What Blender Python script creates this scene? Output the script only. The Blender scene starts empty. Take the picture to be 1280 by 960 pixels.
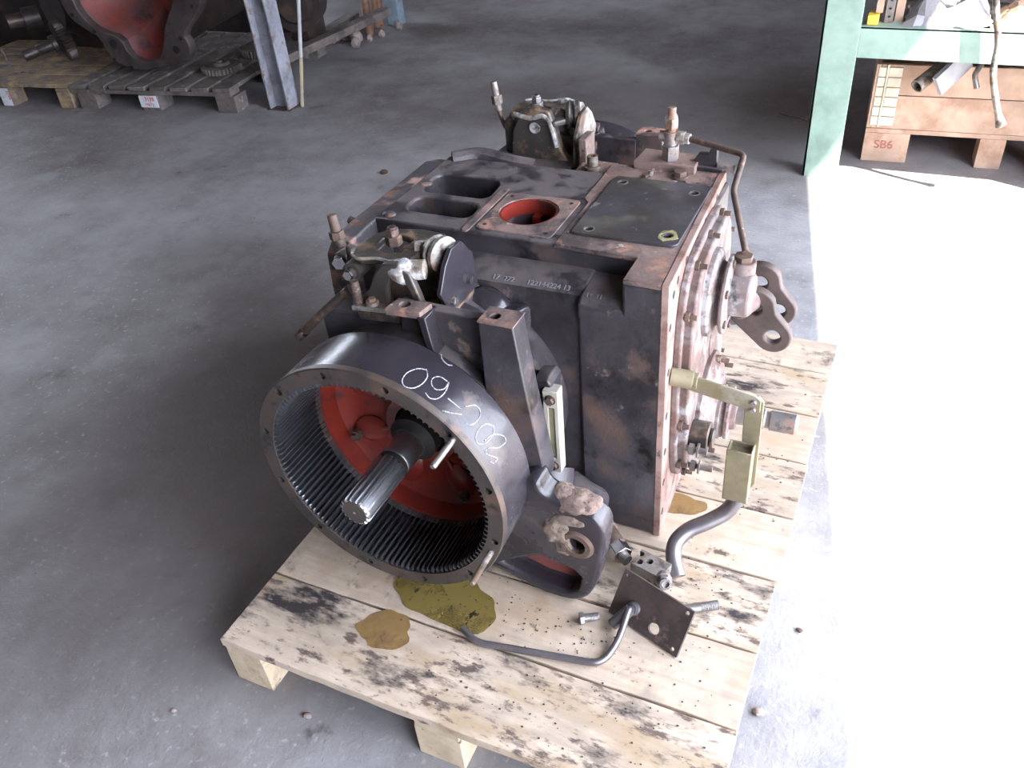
import bpy, bmesh, math, random
from mathutils import Vector, Matrix
random.seed(7)
S = bpy.context.scene
COL = S.collection
PI = math.pi
# ------------------------------------------------------------------ camera
cd = bpy.data.cameras.new('camera'); cam = bpy.data.objects.new('camera', cd); COL.objects.link(cam)
cam.location = (1.1345, -0.7177, 1.6224); cam.rotation_euler = (0.9241, 0.0749, 0.4262)
cd.sensor_width = 36; cd.lens = 36*1063.1/1280; cd.clip_start = .02; cd.clip_end = 200
S.camera = cam
# ------------------------------------------------------------------ sky, sun, exposure
S.view_settings.view_transform = 'Standard'; S.view_settings.look = 'None'
S.view_settings.gamma = 1; S.view_settings.use_curve_mapping = False
S.view_settings.exposure = 1.02
w = bpy.data.worlds.new('sky'); S.world = w; w.use_nodes = True
nt = w.node_tree; bg = nt.nodes['Background']
bg.inputs[0].default_value = (.80, .86, 1.0, 1); bg.inputs[1].default_value = 7.8
sd = bpy.data.lights.new('sun', 'SUN'); sun = bpy.data.objects.new('sun', sd); COL.objects.link(sun)
tosun = Vector((.5375, -.25, .87)).normalized()
sun.rotation_euler = tosun.to_track_quat('Z', 'Y').to_euler(); sun.location = (6, -5, 9)
sd.energy = 20; sd.angle = .01; sd.color = (1, .93, .82)

# ------------------------------------------------------------------ materials
def mat(name, base, rough=.6, metal=0., patches=(), bump=None, dust=None, stretch=None, island=0., spec=None, streak=None):
    """patches: (colour, scale, threshold, softness[, roughness, metal]); dust: (colour, amount) on upward faces"""
    m = bpy.data.materials.new(name); m.use_nodes = True
    N = m.node_tree.nodes; L = m.node_tree.links; b = N['Principled BSDF']
    tc = N.new('ShaderNodeTexCoord'); mp = N.new('ShaderNodeMapping'); L.new(tc.outputs['Object'], mp.inputs[0])
    oi = N.new('ShaderNodeObjectInfo')
    off = N.new('ShaderNodeVectorMath'); off.operation = 'SCALE'; off.inputs[0].default_value = (31, 17, 23)
    L.new(oi.outputs['Random'], off.inputs['Scale']); 
    if island: L.new(off.outputs[0], mp.inputs['Location'])
    if stretch: mp.inputs['Scale'].default_value = stretch
    def noise(scale, detail=5, rgh=.6, vec=None):
        n = N.new('ShaderNodeTexNoise'); n.inputs['Scale'].default_value = scale
        n.inputs['Detail'].default_value = detail; n.inputs['Roughness'].default_value = rgh
        L.new(vec or mp.outputs[0], n.inputs['Vector']); return n.outputs['Fac']
    def rng(v, a, c, lo=0., hi=1.):
        r = N.new('ShaderNodeMapRange'); r.inputs[1].default_value = a; r.inputs[2].default_value = c
        r.inputs[3].default_value = lo; r.inputs[4].default_value = hi; L.new(v, r.inputs[0]); return r.outputs[0]
    def mix(f, a, c):
        x = N.new('ShaderNodeMix'); x.data_type = 'RGBA'; L.new(f, x.inputs[0])
        for s, v in ((6, a), (7, c)):
            if isinstance(v, tuple): x.inputs[s].default_value = (*v, 1)
            else: L.new(v, x.inputs[s])
        return x.outputs[2]
    def mixf(f, a, c):
        x = N.new('ShaderNodeMix'); L.new(f, x.inputs[0])
        for s, v in ((2, a), (3, c)):
            if isinstance(v, float): x.inputs[s].default_value = v
            else: L.new(v, x.inputs[s])
        return x.outputs[0]
    d = tuple(c*.78 for c in base); u = tuple(min(1, c*1.18) for c in base)
    col = mix(rng(noise(9), .35, .65), d, u); rg = float(rough); mt = float(metal)
    if island:
        hv = N.new('ShaderNodeHueSaturation'); L.new(col, hv.inputs['Color'])
        L.new(rng(oi.outputs['Random'], 0, 1, 1-island, 1+island), hv.inputs['Value']); col = hv.outputs[0]
    if streak:
        g = N.new('ShaderNodeMapping'); L.new(tc.outputs['Object'], g.inputs[0]); g.inputs['Scale'].default_value = streak[1]
        if island: L.new(off.outputs[0], g.inputs['Location'])
        col = mix(rng(noise(1, 4, .6, g.outputs[0]), .42, .68, 0, streak[2]), col, streak[0])
    for p in patches:
        c, sc, th, so = p[:4]
        f = rng(noise(sc, 8, .65), th-so, th+so)
        col = mix(f, col, c)
        if len(p) > 4: rg = mixf(f, rg, float(p[4]))
        if len(p) > 5: mt = mixf(f, mt, float(p[5]))
    if dust:
        ge = N.new('ShaderNodeNewGeometry'); sp = N.new('ShaderNodeSeparateXYZ'); L.new(ge.outputs['Normal'], sp.inputs[0])
        up = rng(sp.outputs[2], .5, .95); nn = rng(noise(14, 8, .7), .5-.25*dust[1], .62-.25*dust[1])
        mu = N.new('ShaderNodeMath'); mu.operation = 'MULTIPLY'; L.new(up, mu.inputs[0]); L.new(nn, mu.inputs[1])
        col = mix(mu.outputs[0], col, dust[0]); rg = mixf(mu.outputs[0], rg, .85); mt = mixf(mu.outputs[0], mt, 0.)
    L.new(col, b.inputs['Base Color'])
    for v, k in ((rg, 'Roughness'), (mt, 'Metallic')):
        if isinstance(v, float): b.inputs[k].default_value = v
        else: L.new(v, b.inputs[k])
    if spec is not None: b.inputs['Specular IOR Level'].default_value = spec
    if bump:
        bp = N.new('ShaderNodeBump'); bp.inputs['Strength'].default_value = bump[1]; bp.inputs['Distance'].default_value = bump[2] if len(bump) > 2 else .004
        L.new(noise(bump[0], 6, .65), bp.inputs['Height']); L.new(bp.outputs[0], b.inputs['Normal'])
    return m

RUST = (.17, .085, .055); PINK = (.33, .20, .165); SOOT = (.028, .022, .024)
BLACK = mat('black_paint', (.024, .020, .024), .40, 0, [((.055, .052, .060), 3.5, .52, .12, .32), ((.085, .052, .042), 7, .585, .07, .7), ((.17, .125, .105), 19, .665, .05, .8), ((.008, .007, .007), 11, .62, .06, .3)], (45, .45, .004), ((.095, .078, .078), .35))
BLACKTOP = mat('worn_black_top', (.050, .046, .052), .45, 0, [(PINK, 11, .54, .04, .8), (RUST, 23, .60, .04, .85), ((.30, .28, .30), 40, .69, .03, .6)], (50, .5, .004))
GLOSS = mat('glossy_black_paint', (.026, .023, .029), .20, 0, [((.045, .040, .045), 4, .55, .08, .34), ((.13, .095, .075), 8, .645, .06, .5)], (26, .22, .003))
TOPRUST = mat('rusty_machined_face', (.215, .145, .125), .75, 0, [((.060, .048, .050), 8, .50, .06, .5), ((.30, .165, .12), 16, .59, .05, .85), ((.40, .35, .34), 34, .655, .04, .7), ((.03, .025, .025), 24, .65, .03, .5)], (70, .6, .004))
EDGE = mat('bare_flange_face', (.27, .18, .155), .7, 0, [((.17, .09, .07), 13, .54, .06, .8), ((.07, .055, .055), 26, .62, .04, .6)], (70, .3, .003))
PLATEM = mat('dark_machined_plate', (.085, .080, .095), .34, .35, [((.055, .047, .040), 5, .50, .10, .5), ((.13, .12, .09), 9, .60, .07, .6), ((.26, .25, .26), 38, .67, .03, .6), ((.17, .10, .07), 20, .69, .03, .8)], (50, .2, .002))
RINGM = mat('dark_steel_ring', (.085, .072, .066), .42, .5, [((.14, .09, .07), 10, .58, .06, .6), ((.04, .035, .035), 22, .60, .04, .4)], (90, .12, .002))
TOOTHM = mat('oiled_gear_steel', (.10, .105, .12), .30, .7, [((.05, .045, .045), 8, .58, .08, .4)], (60, .08, .002))
RED = mat('red_primer', (.22, .026, .016), .34, 0, [((.15, .018, .013), 6, .50, .12, .35), ((.05, .02, .018), 13, .60, .06, .3)], (30, .15, .004))
REDPALE = mat('dull_red_primer', (.27, .055, .042), .5, 0, [((.13, .07, .07), 4, .50, .1, .6), ((.06, .035, .035), 9, .60, .08, .6)], (30, .1, .004))
STEEL = mat('bright_steel', (.55, .54, .54), .24, 1, [((.22, .17, .13), 15, .66, .04, .5, .3)], (60, .05, .002))
SPLM = mat('polished_spline', (.56, .57, .60), .34, 1)
DULL = mat('dull_steel', (.30, .28, .275), .42, .75, [((.22, .12, .08), 15, .56, .05, .7, .1), ((.1, .09, .09), 28, .62, .03, .5, .3)], (70, .15, .002))
PIPE = mat('grey_steel_tube', (.20, .185, .20), .36, .7, [((.13, .085, .07), 12, .60, .05, .6, .2)], (60, .1, .002))
ZINC = mat('dirty_zinc_cast', (.27, .25, .23), .5, .45, [((.12, .075, .05), 14, .52, .06, .75, .0), ((.04, .032, .03), 22, .56, .05, .6, .1)], (60, .5, .003))
OXIDE = mat('white_oxide', (.40, .40, .42), .6, 0, [((.20, .165, .13), 30, .5, .06), ((.05, .045, .04), 22, .56, .05)], (70, .7, .004))
CAST = mat('oily_dark_casting', (.065, .055, .05), .38, .3, [((.20, .13, .08), 16, .58, .05, .6, 0), ((.45, .45, .46), 34, .70, .03, .5, .3)], (70, .35, .003))
RUSTM = mat('rusty_iron', (.115, .075, .058), .65, .2, [((.06, .042, .038), 12, .52, .07), ((.24, .15, .11), 25, .61, .05), ((.32, .30, .29), 45, .66, .03, .4, .5)], (80, .5, .003))
LINKM = mat('brown_link_iron', (.105, .076, .070), .55, .3, [((.06, .045, .043), 8, .53, .08), ((.19, .13, .11), 18, .63, .04)], (60, .4, .003))
OLIVE = mat('olive_zinc_steel', (.24, .21, .135), .48, .4, [((.20, .15, .08), 16, .60, .05, .7, .1), ((.34, .32, .26), 10, .60, .06)], (60, .12, .002))
WORNPAINT = mat('dusty_grey_brown_cover', (.20, .165, .16), .5, 0, [((.11, .065, .055), 9, .50, .07, .7), ((.33, .31, .32), 13, .59, .05, .35), ((.04, .035, .038), 22, .60, .05, .5)], (60, .4, .003))
CREAM = mat('cream_painted_bar', (.40, .37, .32), .5, 0, [((.30, .24, .18), 25, .68, .03)], (60, .1, .002))
GLASSY = mat('stained_sight_glass', (.30, .30, .20), .12, 0, [((.16, .15, .09), 18, .5, .15)])
DIRT = mat('caked_brown_dirt', (.17, .12, .10), .95, 0, [((.27, .20, .165), 30, .55, .06), ((.07, .045, .04), 44, .60, .04)], (90, .9, .006))
SPONGE = mat('cement_residue', (.20, .155, .125), .95, 0, [((.09, .065, .055), 25, .55, .05)], (60, .9, .006))
CHALK = mat('white_chalk', (.42, .43, .50), .95, 0, [((.08, .08, .10), 260, .54, .06)])
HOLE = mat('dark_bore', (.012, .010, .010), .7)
YELLOWG = mat('olive_grease', (.30, .28, .13), .5, 0, [((.13, .12, .08), 30, .55, .05)], (60, .5, .003))
PW = ((.20, .15, .11), (2.5, 60, 60), .35)
WOOD = mat('fresh_pallet_wood', (.50, .405, .32), .72, 0, [((.38, .28, .19), 4, .58, .08), ((.33, .27, .22), 9, .60, .08), ((.10, .07, .055), 13, .655, .03), (SOOT, 7, .665, .05)], (40, .25, .003), None, None, .10, None, PW)
WOOD2 = mat('sooty_pallet_wood', (.48, .39, .31), .72, 0, [((.37, .275, .18), 5, .55, .08), ((.12, .085, .07), 17, .60, .035), (SOOT, 5.5, .585, .045), ((.22, .18, .15), 40, .62, .04)], (40, .3, .003), None, (.8, 2.0, 1), .08, None, PW)
ENDW = mat('sawn_wood_block', (.58, .47, .33), .8, 0, [((.30, .22, .15), 9, .60, .06), ((.13, .10, .08), 20, .67, .03)], (60, .4, .003), None, None, .08, None, ((.35, .26, .17), (30, 8, 30), .4))
OLDW = mat('grey_old_wood', (.17, .145, .135), .85, 0, [((.085, .07, .065), 8, .55, .06), ((.29, .26, .25), 14, .64, .05)], (50, .4, .004), None, None, .15, None, ((.09, .07, .06), (50, 3, 50), .5))
TANW = mat('tan_pallet_wood', (.33, .24, .15), .8, 0, [((.15, .12, .11), 5, .52, .07), ((.5, .36, .19), 7, .60, .08)], (50, .3, .004), None, None, .1, None, ((.15, .11, .08), (3, 50, 50), .4))
CRATEW = mat('pale_crate_wood', (.40, .27, .20), .8, 0, [((.30, .18, .12), 6, .55, .07)], (50, .2, .003), None, None, .05, None, ((.42, .27, .17), (2.5, 40, 40), .4))
GREEN = mat('pale_green_paint', (.205, .30, .25), .5, 0, [((.25, .14, .09), 16, .66, .03, .8), ((.26, .35, .30), 4, .56, .12)], (50, .08, .002))
GREY = mat('grey_paint_steel', (.33, .34, .39), .5, .1, [((.24, .17, .13), 14, .60, .05, .8), ((.16, .15, .16), 6, .56, .08)], (60, .15, .003))
BLUEG = mat('blue_grey_paint', (.25, .32, .38), .6, 0, [((.15, .14, .14), 15, .60, .06)])
BROWNP = mat('brown_rusty_tube', (.26, .14, .09), .7, .2, [((.15, .09, .07), 10, .55, .08)])
YELW = mat('yellow_paint', (.75, .55, .06), .5)
WHITEP = mat('white_paper', (.72, .76, .80), .8, 0, [((.5, .52, .55), 20, .62, .04)])
REDINK = mat('red_print', (.60, .08, .09), .8)
BROWNINK = mat('brown_brand', (.30, .10, .08), .8)
PLASTIC = mat('crumpled_grey_sheet', (.33, .32, .34), .35, 0, [((.30, .29, .31), 8, .55, .08)], (20, .5, .01))
HINGEM = mat('galvanised_hinge', (.50, .47, .38), .4, .35, [((.45, .38, .28), 20, .62, .05)])
DARKC = mat('oily_crumb', (.05, .036, .030), .8)
STONE = mat('pale_stone', (.34, .28, .25), .9, 0, [((.18, .15, .14), 30, .55, .06)], (80, .5, .004))
CONC = mat('workshop_concrete', (.245, .236, .246), .60, 0,
           [((.42, .41, .425), .9, .50, .14, .66), ((.125, .105, .10), .75, .57, .12, .48), ((.34, .33, .34), 5, .64, .10), ((.40, .39, .40), 45, .63, .05), ((.10, .09, .09), 6, .69, .05, .5), ((.07, .06, .06), 30, .71, .02)],
           (70, .6, .005))
def stain(m, spots, colour):  # mixes dark noisy ellipses into the base colour, for oil and painted shadow
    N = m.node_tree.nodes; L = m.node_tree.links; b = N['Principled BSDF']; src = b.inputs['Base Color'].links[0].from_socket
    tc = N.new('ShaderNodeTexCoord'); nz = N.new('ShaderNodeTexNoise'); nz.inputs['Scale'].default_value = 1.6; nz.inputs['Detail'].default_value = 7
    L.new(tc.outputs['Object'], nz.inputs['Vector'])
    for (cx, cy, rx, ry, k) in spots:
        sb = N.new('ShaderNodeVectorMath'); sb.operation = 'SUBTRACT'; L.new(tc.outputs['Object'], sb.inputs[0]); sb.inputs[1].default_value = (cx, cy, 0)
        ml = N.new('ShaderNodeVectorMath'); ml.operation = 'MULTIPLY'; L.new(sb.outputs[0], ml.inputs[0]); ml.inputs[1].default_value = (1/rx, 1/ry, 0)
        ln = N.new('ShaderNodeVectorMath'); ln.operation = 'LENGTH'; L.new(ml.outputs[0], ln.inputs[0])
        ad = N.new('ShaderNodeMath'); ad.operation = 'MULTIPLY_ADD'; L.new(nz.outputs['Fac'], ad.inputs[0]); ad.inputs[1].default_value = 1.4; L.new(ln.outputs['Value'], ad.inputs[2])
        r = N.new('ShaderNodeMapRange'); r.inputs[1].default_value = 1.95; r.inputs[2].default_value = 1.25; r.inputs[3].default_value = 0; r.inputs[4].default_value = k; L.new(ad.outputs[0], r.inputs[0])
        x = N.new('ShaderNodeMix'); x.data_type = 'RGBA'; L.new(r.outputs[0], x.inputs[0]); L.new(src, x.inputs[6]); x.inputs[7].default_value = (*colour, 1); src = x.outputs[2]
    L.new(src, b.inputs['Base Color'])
stain(CONC, ((-.45, .75, .72, .95, .80), (-1.25, 1.55, .5, .3, .4), (.2, 3.6, 1.6, .8, .5)), (.080, .055, .045))  # first ellipse: oil stain plus the gearbox's soft shadow, painted into the floor
APRON = mat('outdoor_concrete', (.42, .41, .39), .9, 0, [((.3, .29, .28), 1.2, .55, .1)])
WALLM = mat('shed_wall', (.13, .11, .10), .9)
ROOFM = mat('shed_roof', (.13, .11, .10), .9)
OIL = mat('olive_oil_film', (.25, .185, .055), .10, 0, [((.15, .11, .035), 9, .5, .1, .12), ((.025, .02, .015), 26, .615, .02, .3)], None, None, None, 0, .6)
OIL2 = mat('amber_oil_film', (.30, .185, .07), .14, 0, [((.17, .10, .045), 12, .55, .1, .2), ((.06, .045, .03), 30, .68, .02, .4)])

# ------------------------------------------------------------------ mesh builder
def frame(d):
    d = Vector(d).normalized(); a = Vector((0, 0, 1)) if abs(d.z) < .9 else Vector((1, 0, 0))
    u = d.cross(a).normalized(); return u, d.cross(u).normalized()
class MB:
    def __init__(s): s.bm = bmesh.new(); s.mi = 0
    def face(s, vs):
        try: f = s.bm.faces.new(vs); f.material_index = s.mi; return f
        except ValueError: return None
    def box(s, x0, x1, y0, y1, z0, z1, M=None):
        P = [Vector(p) for p in ((x0,y0,z0),(x1,y0,z0),(x1,y1,z0),(x0,y1,z0),(x0,y0,z1),(x1,y0,z1),(x1,y1,z1),(x0,y1,z1))]
        if M: P = [M @ p for p in P]
        v = [s.bm.verts.new(p) for p in P]
        for q in ((0,3,2,1),(4,5,6,7),(0,1,5,4),(1,2,6,5),(2,3,7,6),(3,0,4,7)): s.face([v[i] for i in q])
        return s
    def obox(s, c, size, rz=0, rx=0, ry=0):
        M = Matrix.Translation(c) @ Matrix.Rotation(rz, 4, 'Z') @ Matrix.Rotation(ry, 4, 'Y') @ Matrix.Rotation(rx, 4, 'X')
        a, b, c2 = [q/2 for q in size]; return s.box(-a, a, -b, b, -c2, c2, M)
    def prism(s, pts, ax, a, b, M=None):
        def P(p, t):
            q = {'x': (t, p[0], p[1]), 'y': (p[0], t, p[1]), 'z': (p[0], p[1], t)}[ax]
            q = Vector(q); return M @ q if M else q
        A = [s.bm.verts.new(P(p, a)) for p in pts]; B = [s.bm.verts.new(P(p, b)) for p in pts]
        s.face(A[::-1]); s.face(B); n = len(pts)
        for i in range(n): s.face([A[i], A[(i+1) % n], B[(i+1) % n], B[i]])
        return s
    def rings(s, R, cap=True, closed=False):
        V = [[s.bm.verts.new(p) for p in r] for r in R]; n = len(V[0]); k = len(V)
        for i in range(k if closed else k-1):
            a, b = V[i], V[(i+1) % k]
            for j in range(n): s.face([a[j], a[(j+1) % n], b[(j+1) % n], b[j]])
        if cap and not closed: s.face(V[0][::-1]); s.face(V[-1])
        return s
    def cyl(s, p0, p1, r0, r1=None, n=20, cap=True, ph=0):
        r1 = r0 if r1 is None else r1; p0 = Vector(p0); p1 = Vector(p1); u, v = frame(p1-p0)
        return s.rings([[p + (u*math.cos(ph+2*PI*j/n)+v*math.sin(ph+2*PI*j/n))*r for j in range(n)] for p, r in ((p0, r0), (p1, r1))], cap)
    def lathe(s, prof, o, d, n=48, cap=True, closed=False):
        o = Vector(o); d = Vector(d).normalized(); u, v = frame(d)
        return s.rings([[o + d*t + (u*math.cos(2*PI*j/n)+v*math.sin(2*PI*j/n))*r for j in range(n)] for t, r in prof], cap, closed)
    def tube(s, pts, r, n=12, sub=6, cap=True):
        P = [Vector(p) for p in pts]; Q = []
        if sub and len(P) > 2:
            E = [P[0]*2-P[1]] + P + [P[-1]*2-P[-2]]
            for i in range(1, len(E)-2):
                for k in range(sub):
                    t = k/sub; a, b, c, d = E[i-1], E[i], E[i+1], E[i+2]
                    Q.append(.5*((2*b)+(c-a)*t+(2*a-5*b+4*c-d)*t*t+(3*b-a-3*c+d)*t**3))
            Q.append(P[-1])
        else: Q = P
        rr = r if callable(r) else (lambda t: r)
        u = None; R = []
        for i, q in enumerate(Q):
            d = (Q[min(i+1, len(Q)-1)]-Q[max(i-1, 0)]).normalized()
            if u is None: u = frame(d)[0]
            u = (u-d*u.dot(d)).normalized(); v = d.cross(u)
            R.append([q+(u*math.cos(2*PI*j/n)+v*math.sin(2*PI*j/n))*rr(i/(len(Q)-1)) for j in range(n)])
        return s.rings(R, cap)
    def bent(s, pts, r, rad=.02, n=12, k=5):
        """tube with straight runs and rounded corners"""
        P = [Vector(p) for p in pts]; Q = [P[0]]
        for i in range(1, len(P)-1):
            a = (P[i-1]-P[i]); b = (P[i+1]-P[i]); q = min(rad, a.length*.45, b.length*.45)
            A = P[i]+a.normalized()*q; B = P[i]+b.normalized()*q
            for j in range(k+1):
                t = j/k; Q.append(A*(1-t)**2+P[i]*2*t*(1-t)+B*t*t)
        Q.append(P[-1]); return s.tube(Q, r, n, 0)
    def hexa(s, p, d, r, h, ph=0):
        p = Vector(p); d = Vector(d).normalized(); return s.cyl(p, p+d*h, r, n=6, ph=ph)
    def ball(s, c, r, sc=(1,1,1), n=12, jit=0, M=None):
        g = bmesh.ops.create_icosphere(s.bm, subdivisions=2, radius=1)
        for v in g['verts']:
            k = 1+random.uniform(-jit, jit)
            q = Vector((v.co.x*sc[0], v.co.y*sc[1], v.co.z*sc[2]))*r*k
            v.co = (M @ q if M else q) + Vector(c)
        for f in {f for v in g['verts'] for f in v.link_faces}: f.material_index = s.mi
        return s
    def torus(s, c, d, R, r, n=32, m=10):
        c = Vector(c); d = Vector(d).normalized(); u, v = frame(d)
        rg = []
        for i in range(n):
            a = 2*PI*i/n; e = u*math.cos(a)+v*math.sin(a)
            rg.append([c+e*(R+r*math.cos(2*PI*j/m))+d*r*math.sin(2*PI*j/m) for j in range(m)])
        return s.rings(rg, closed=True)
    def add(s, o):
        me = bpy.data.meshes.new('t'); o.bm.to_mesh(me); s.bm.from_mesh(me); bpy.data.meshes.remove(me); return s
    def cut(s, cutters):
        """boolean-subtract cutters, result replaces the mesh"""
        def tmp(b):
            bmesh.ops.recalc_face_normals(b.bm, faces=b.bm.faces)
            me = bpy.data.meshes.new('t'); b.bm.to_mesh(me); o = bpy.data.objects.new('t', me); COL.objects.link(o); return o
        a = tmp(s); cs = [tmp(c) for c in cutters]
        for c in cs:
            m = a.modifiers.new('b', 'BOOLEAN'); m.operation = 'DIFFERENCE'; m.object = c; m.solver = 'EXACT'
        dg = bpy.context.evaluated_depsgraph_get(); dg.update()
        me = bpy.data.meshes.new_from_object(a.evaluated_get(dg))
        s.bm.clear(); s.bm.from_mesh(me)
        for o in [a]+cs:
            q = o.data; bpy.data.objects.remove(o); bpy.data.meshes.remove(q)
        bpy.data.meshes.remove(me); return s
    def build(s, name, m, parent=None, bevel=0, angle=35, seg=2, label=None):
        bmesh.ops.recalc_face_normals(s.bm, faces=s.bm.faces)
        ms = m if isinstance(m, (list, tuple)) else [m]
        off = Vector((0, 0, 0)); q = parent
        while q is not None: off += q.location; q = q.parent
        me = bpy.data.meshes.new(name)
        for v in s.bm.verts: v.co -= off
        lim = math.radians(angle)
        for e in s.bm.edges:
            if len(e.link_faces) == 2: e.smooth = e.calc_face_angle(0) < lim
        for f in s.bm.faces: f.smooth = True
        s.bm.to_mesh(me); s.bm.free()
        for k in ms: me.materials.append(k)
        o = bpy.data.objects.new(name, me); COL.objects.link(o); o.parent = parent
        if bevel:
            b = o.modifiers.new('bevel', 'BEVEL'); b.width = bevel; b.segments = seg; b.limit_method = 'ANGLE'; b.angle_limit = math.radians(40)
            b.harden_normals = False
        if label: o['label'] = label
        return o
def thing(name, loc, label, cat, group=None):
    o = bpy.data.objects.new(name, None); COL.objects.link(o); o.location = loc; o.empty_display_size = .05
    o['label'] = label; o['category'] = cat
    if group: o['group'] = group
    return o
def tag(o, label, cat, group=None, kind=None):
    o['label'] = label; o['category'] = cat
    if group: o['group'] = group
    if kind: o['kind'] = kind
    return o
def single(mb, name, m, loc, label, cat, group=None, bevel=0, **k):
    """a thing that is one mesh, origin at its base"""
    for v in mb.bm.verts: v.co -= Vector(loc)
    o = mb.build(name, m, None, bevel, **k); o.location = loc; return tag(o, label, cat, group)
def struct(o): o['kind'] = 'structure'; return o
def circ(cx, cy, r, n=24, a0=0, a1=2*PI):
    return [(cx+r*math.cos(a0+(a1-a0)*i/n), cy+r*math.sin(a0+(a1-a0)*i/n)) for i in range(n)]
def textmesh(txt, size, m, parent, M, name, depth=.0006, label=None):
    c = bpy.data.curves.new('t', 'FONT'); c.body = txt; c.size = size; c.extrude = depth; c.align_x = 'LEFT'
    o = bpy.data.objects.new('t', c); COL.objects.link(o)
    dg = bpy.context.evaluated_depsgraph_get(); dg.update()
    me = bpy.data.meshes.new_from_object(o.evaluated_get(dg)); bpy.data.objects.remove(o); bpy.data.curves.remove(c)
    b = MB(); b.bm.from_mesh(me); bpy.data.meshes.remove(me)
    for v in b.bm.verts: v.co = M @ v.co
    return b.build(name, m, parent, label=label)

def chaikin(P, it=2):
    for _ in range(it):
        Q = []
        for i in range(len(P)):
            a, c = P[i], P[(i+1) % len(P)]
            Q += [(a[0]*.75+c[0]*.25, a[1]*.75+c[1]*.25), (a[0]*.25+c[0]*.75, a[1]*.25+c[1]*.75)]
        P = Q
    return P
from mathutils import noise
def lump(b, c, s, amp=.35, f=60, sub=4):
    g = bmesh.ops.create_icosphere(b.bm, subdivisions=sub, radius=1)
    for v in g['verts']:
        d = v.co.copy(); p = Vector((d.x*s[0], d.y*s[1], d.z*s[2])); q = p+Vector(c)
        k = 1+amp*(noise.fractal(q*f, 1.0, 2.0, 4)); v.co = p*k+Vector(c)
    return b

# ------------------------------------------------------------------ setting
a11 = math.atan(.192)                       # the open side of the shed runs 11 degrees off the pallet
RW = Matrix.Translation((2.92, 0, 0)) @ Matrix.Rotation(a11, 4, 'Z')      # local y along the wall, +x outdoors
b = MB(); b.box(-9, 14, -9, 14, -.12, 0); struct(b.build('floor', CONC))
b = MB(); b.box(0, 16, -14, 18, -.14, .002, RW); struct(b.build('trim_1', APRON))
b = MB(); b.box(0, .2, -9, -3.6, 0, 5.2, RW); b.box(0, .2, 2.85, 14, 0, 5.2, RW); b.box(0, .2, -3.6, 2.85, 3.18, 5.2, RW); struct(b.build('wall_right', WALLM))
b = MB(); b.box(-9.2, -9, -9, 4, 0, 5.2); b.box(-9.2, -9, 4, 9.5, 0, .9); b.box(-9.2, -9, 4, 9.5, 4.0, 5.2); b.box(-9.2, -9, 9.5, 14, 0, 5.2); struct(b.build('wall_left', WALLM))
b = MB(); b.box(-9, 6.4, 11, 11.2, 0, 5.2); struct(b.build('wall_back', WALLM))
b = MB(); b.box(-9, 5.5, -7.2, -7, 0, 5.2); struct(b.build('wall_front', WALLM))
b = MB(); b.box(-9.2, 1.0, -9, 14, 5.2, 5.3)
b.prism([(1.0, -9), (4.8, -9), (1.0, 10.6)], 'z', 5.2, 5.3); b.box(-9.2, 1.0, 13.9, 14, 5.1, 5.2); struct(b.build('ceiling', ROOFM))

# ------------------------------------------------------------------ main pallet
PAL = thing('wooden_pallet', (.53, .75, 0), 'pale new wooden pallet, oil-stained, carrying the black gearbox', 'pallet')
ys = [(0, .1915), (.197, .371), (.377, .565), (.570, .760), (.766, .958), (.964, 1.152), (1.158, 1.351), (1.357, 1.51)]
for i, (y0, y1) in enumerate(ys):
    b = MB(); n = 24
    top = []
    L = 1.0566 + random.uniform(-.003, .003)
    # board with slightly wavy front edge
    f = [(L*k/n, y0 + random.uniform(-.0015, .0015)) for k in range(n+1)]
    r = [(L*k/n, y1 + random.uniform(-.001, .001)) for k in range(n, -1, -1)]
    b.prism(f+r, 'z', .1215, .144 - (.0008*(i % 3)))
    b.build('plank', WOOD2 if i in (0, 2, 4, 6) else WOOD, PAL, .0015)
for x0, x1 in ((0, .097), (.468, .572), (.958, 1.055)):
    b = MB(); b.box(x0+.004, x1-.002, .002, 1.505, .0995, .1212); b.build('stringer', ENDW, PAL, .001)
    for y0, y1 in ((.003, .145), (.68, .83), (1.36, 1.505)):
        b = MB(); b.box(x0, x1, y0, y1, 0, .0992); b.build('block', ENDW, PAL, .002)

for m_ in (OIL, OIL2): m_.node_tree.nodes['Principled BSDF'].inputs['Alpha'].default_value = .78
def puddle(cx, cy, rx, ry, z, seed, rot=0):
    rnd = random.Random(seed); b = MB(); n = 48; ph = [rnd.uniform(0, 6.28) for _ in range(4)]
    P = []
    for i in range(n):
        a = 2*PI*i/n; k = 1+.10*math.sin(2*a+ph[0])+.07*math.sin(3*a+ph[1])+.05*math.sin(5*a+ph[2])+.03*math.sin(9*a+ph[3])
        x = rx*k*math.cos(a); y = ry*k*math.sin(a)
        P.append((cx+x*math.cos(rot)-y*math.sin(rot), cy+x*math.sin(rot)+y*math.cos(rot)))
    b.prism(P, 'z', z-.0006, z+.0006); return b
single(puddle(.405, .272, .122, .070, .1445, 11, .0), 'oil_puddle', OIL, (.425, .262, .144), 'larger olive oil puddle on the pallet, beneath the ring gear rim', 'puddle', 'oil puddles on the pallet')
single(puddle(.322, .150, .062, .046, .1445, 5, .3), 'oil_puddle', OIL2, (.322, .15, .144), 'smaller amber oil puddle nearer the pallet front edge', 'puddle', 'oil puddles on the pallet')
single(puddle(.80, .72, .06, .035, .1442, 9, .3), 'oil_puddle', OIL2, (.80, .72, .144), 'small amber oil stain by the lower rear corner of the gearbox', 'puddle', 'oil puddles on the pallet')

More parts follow.
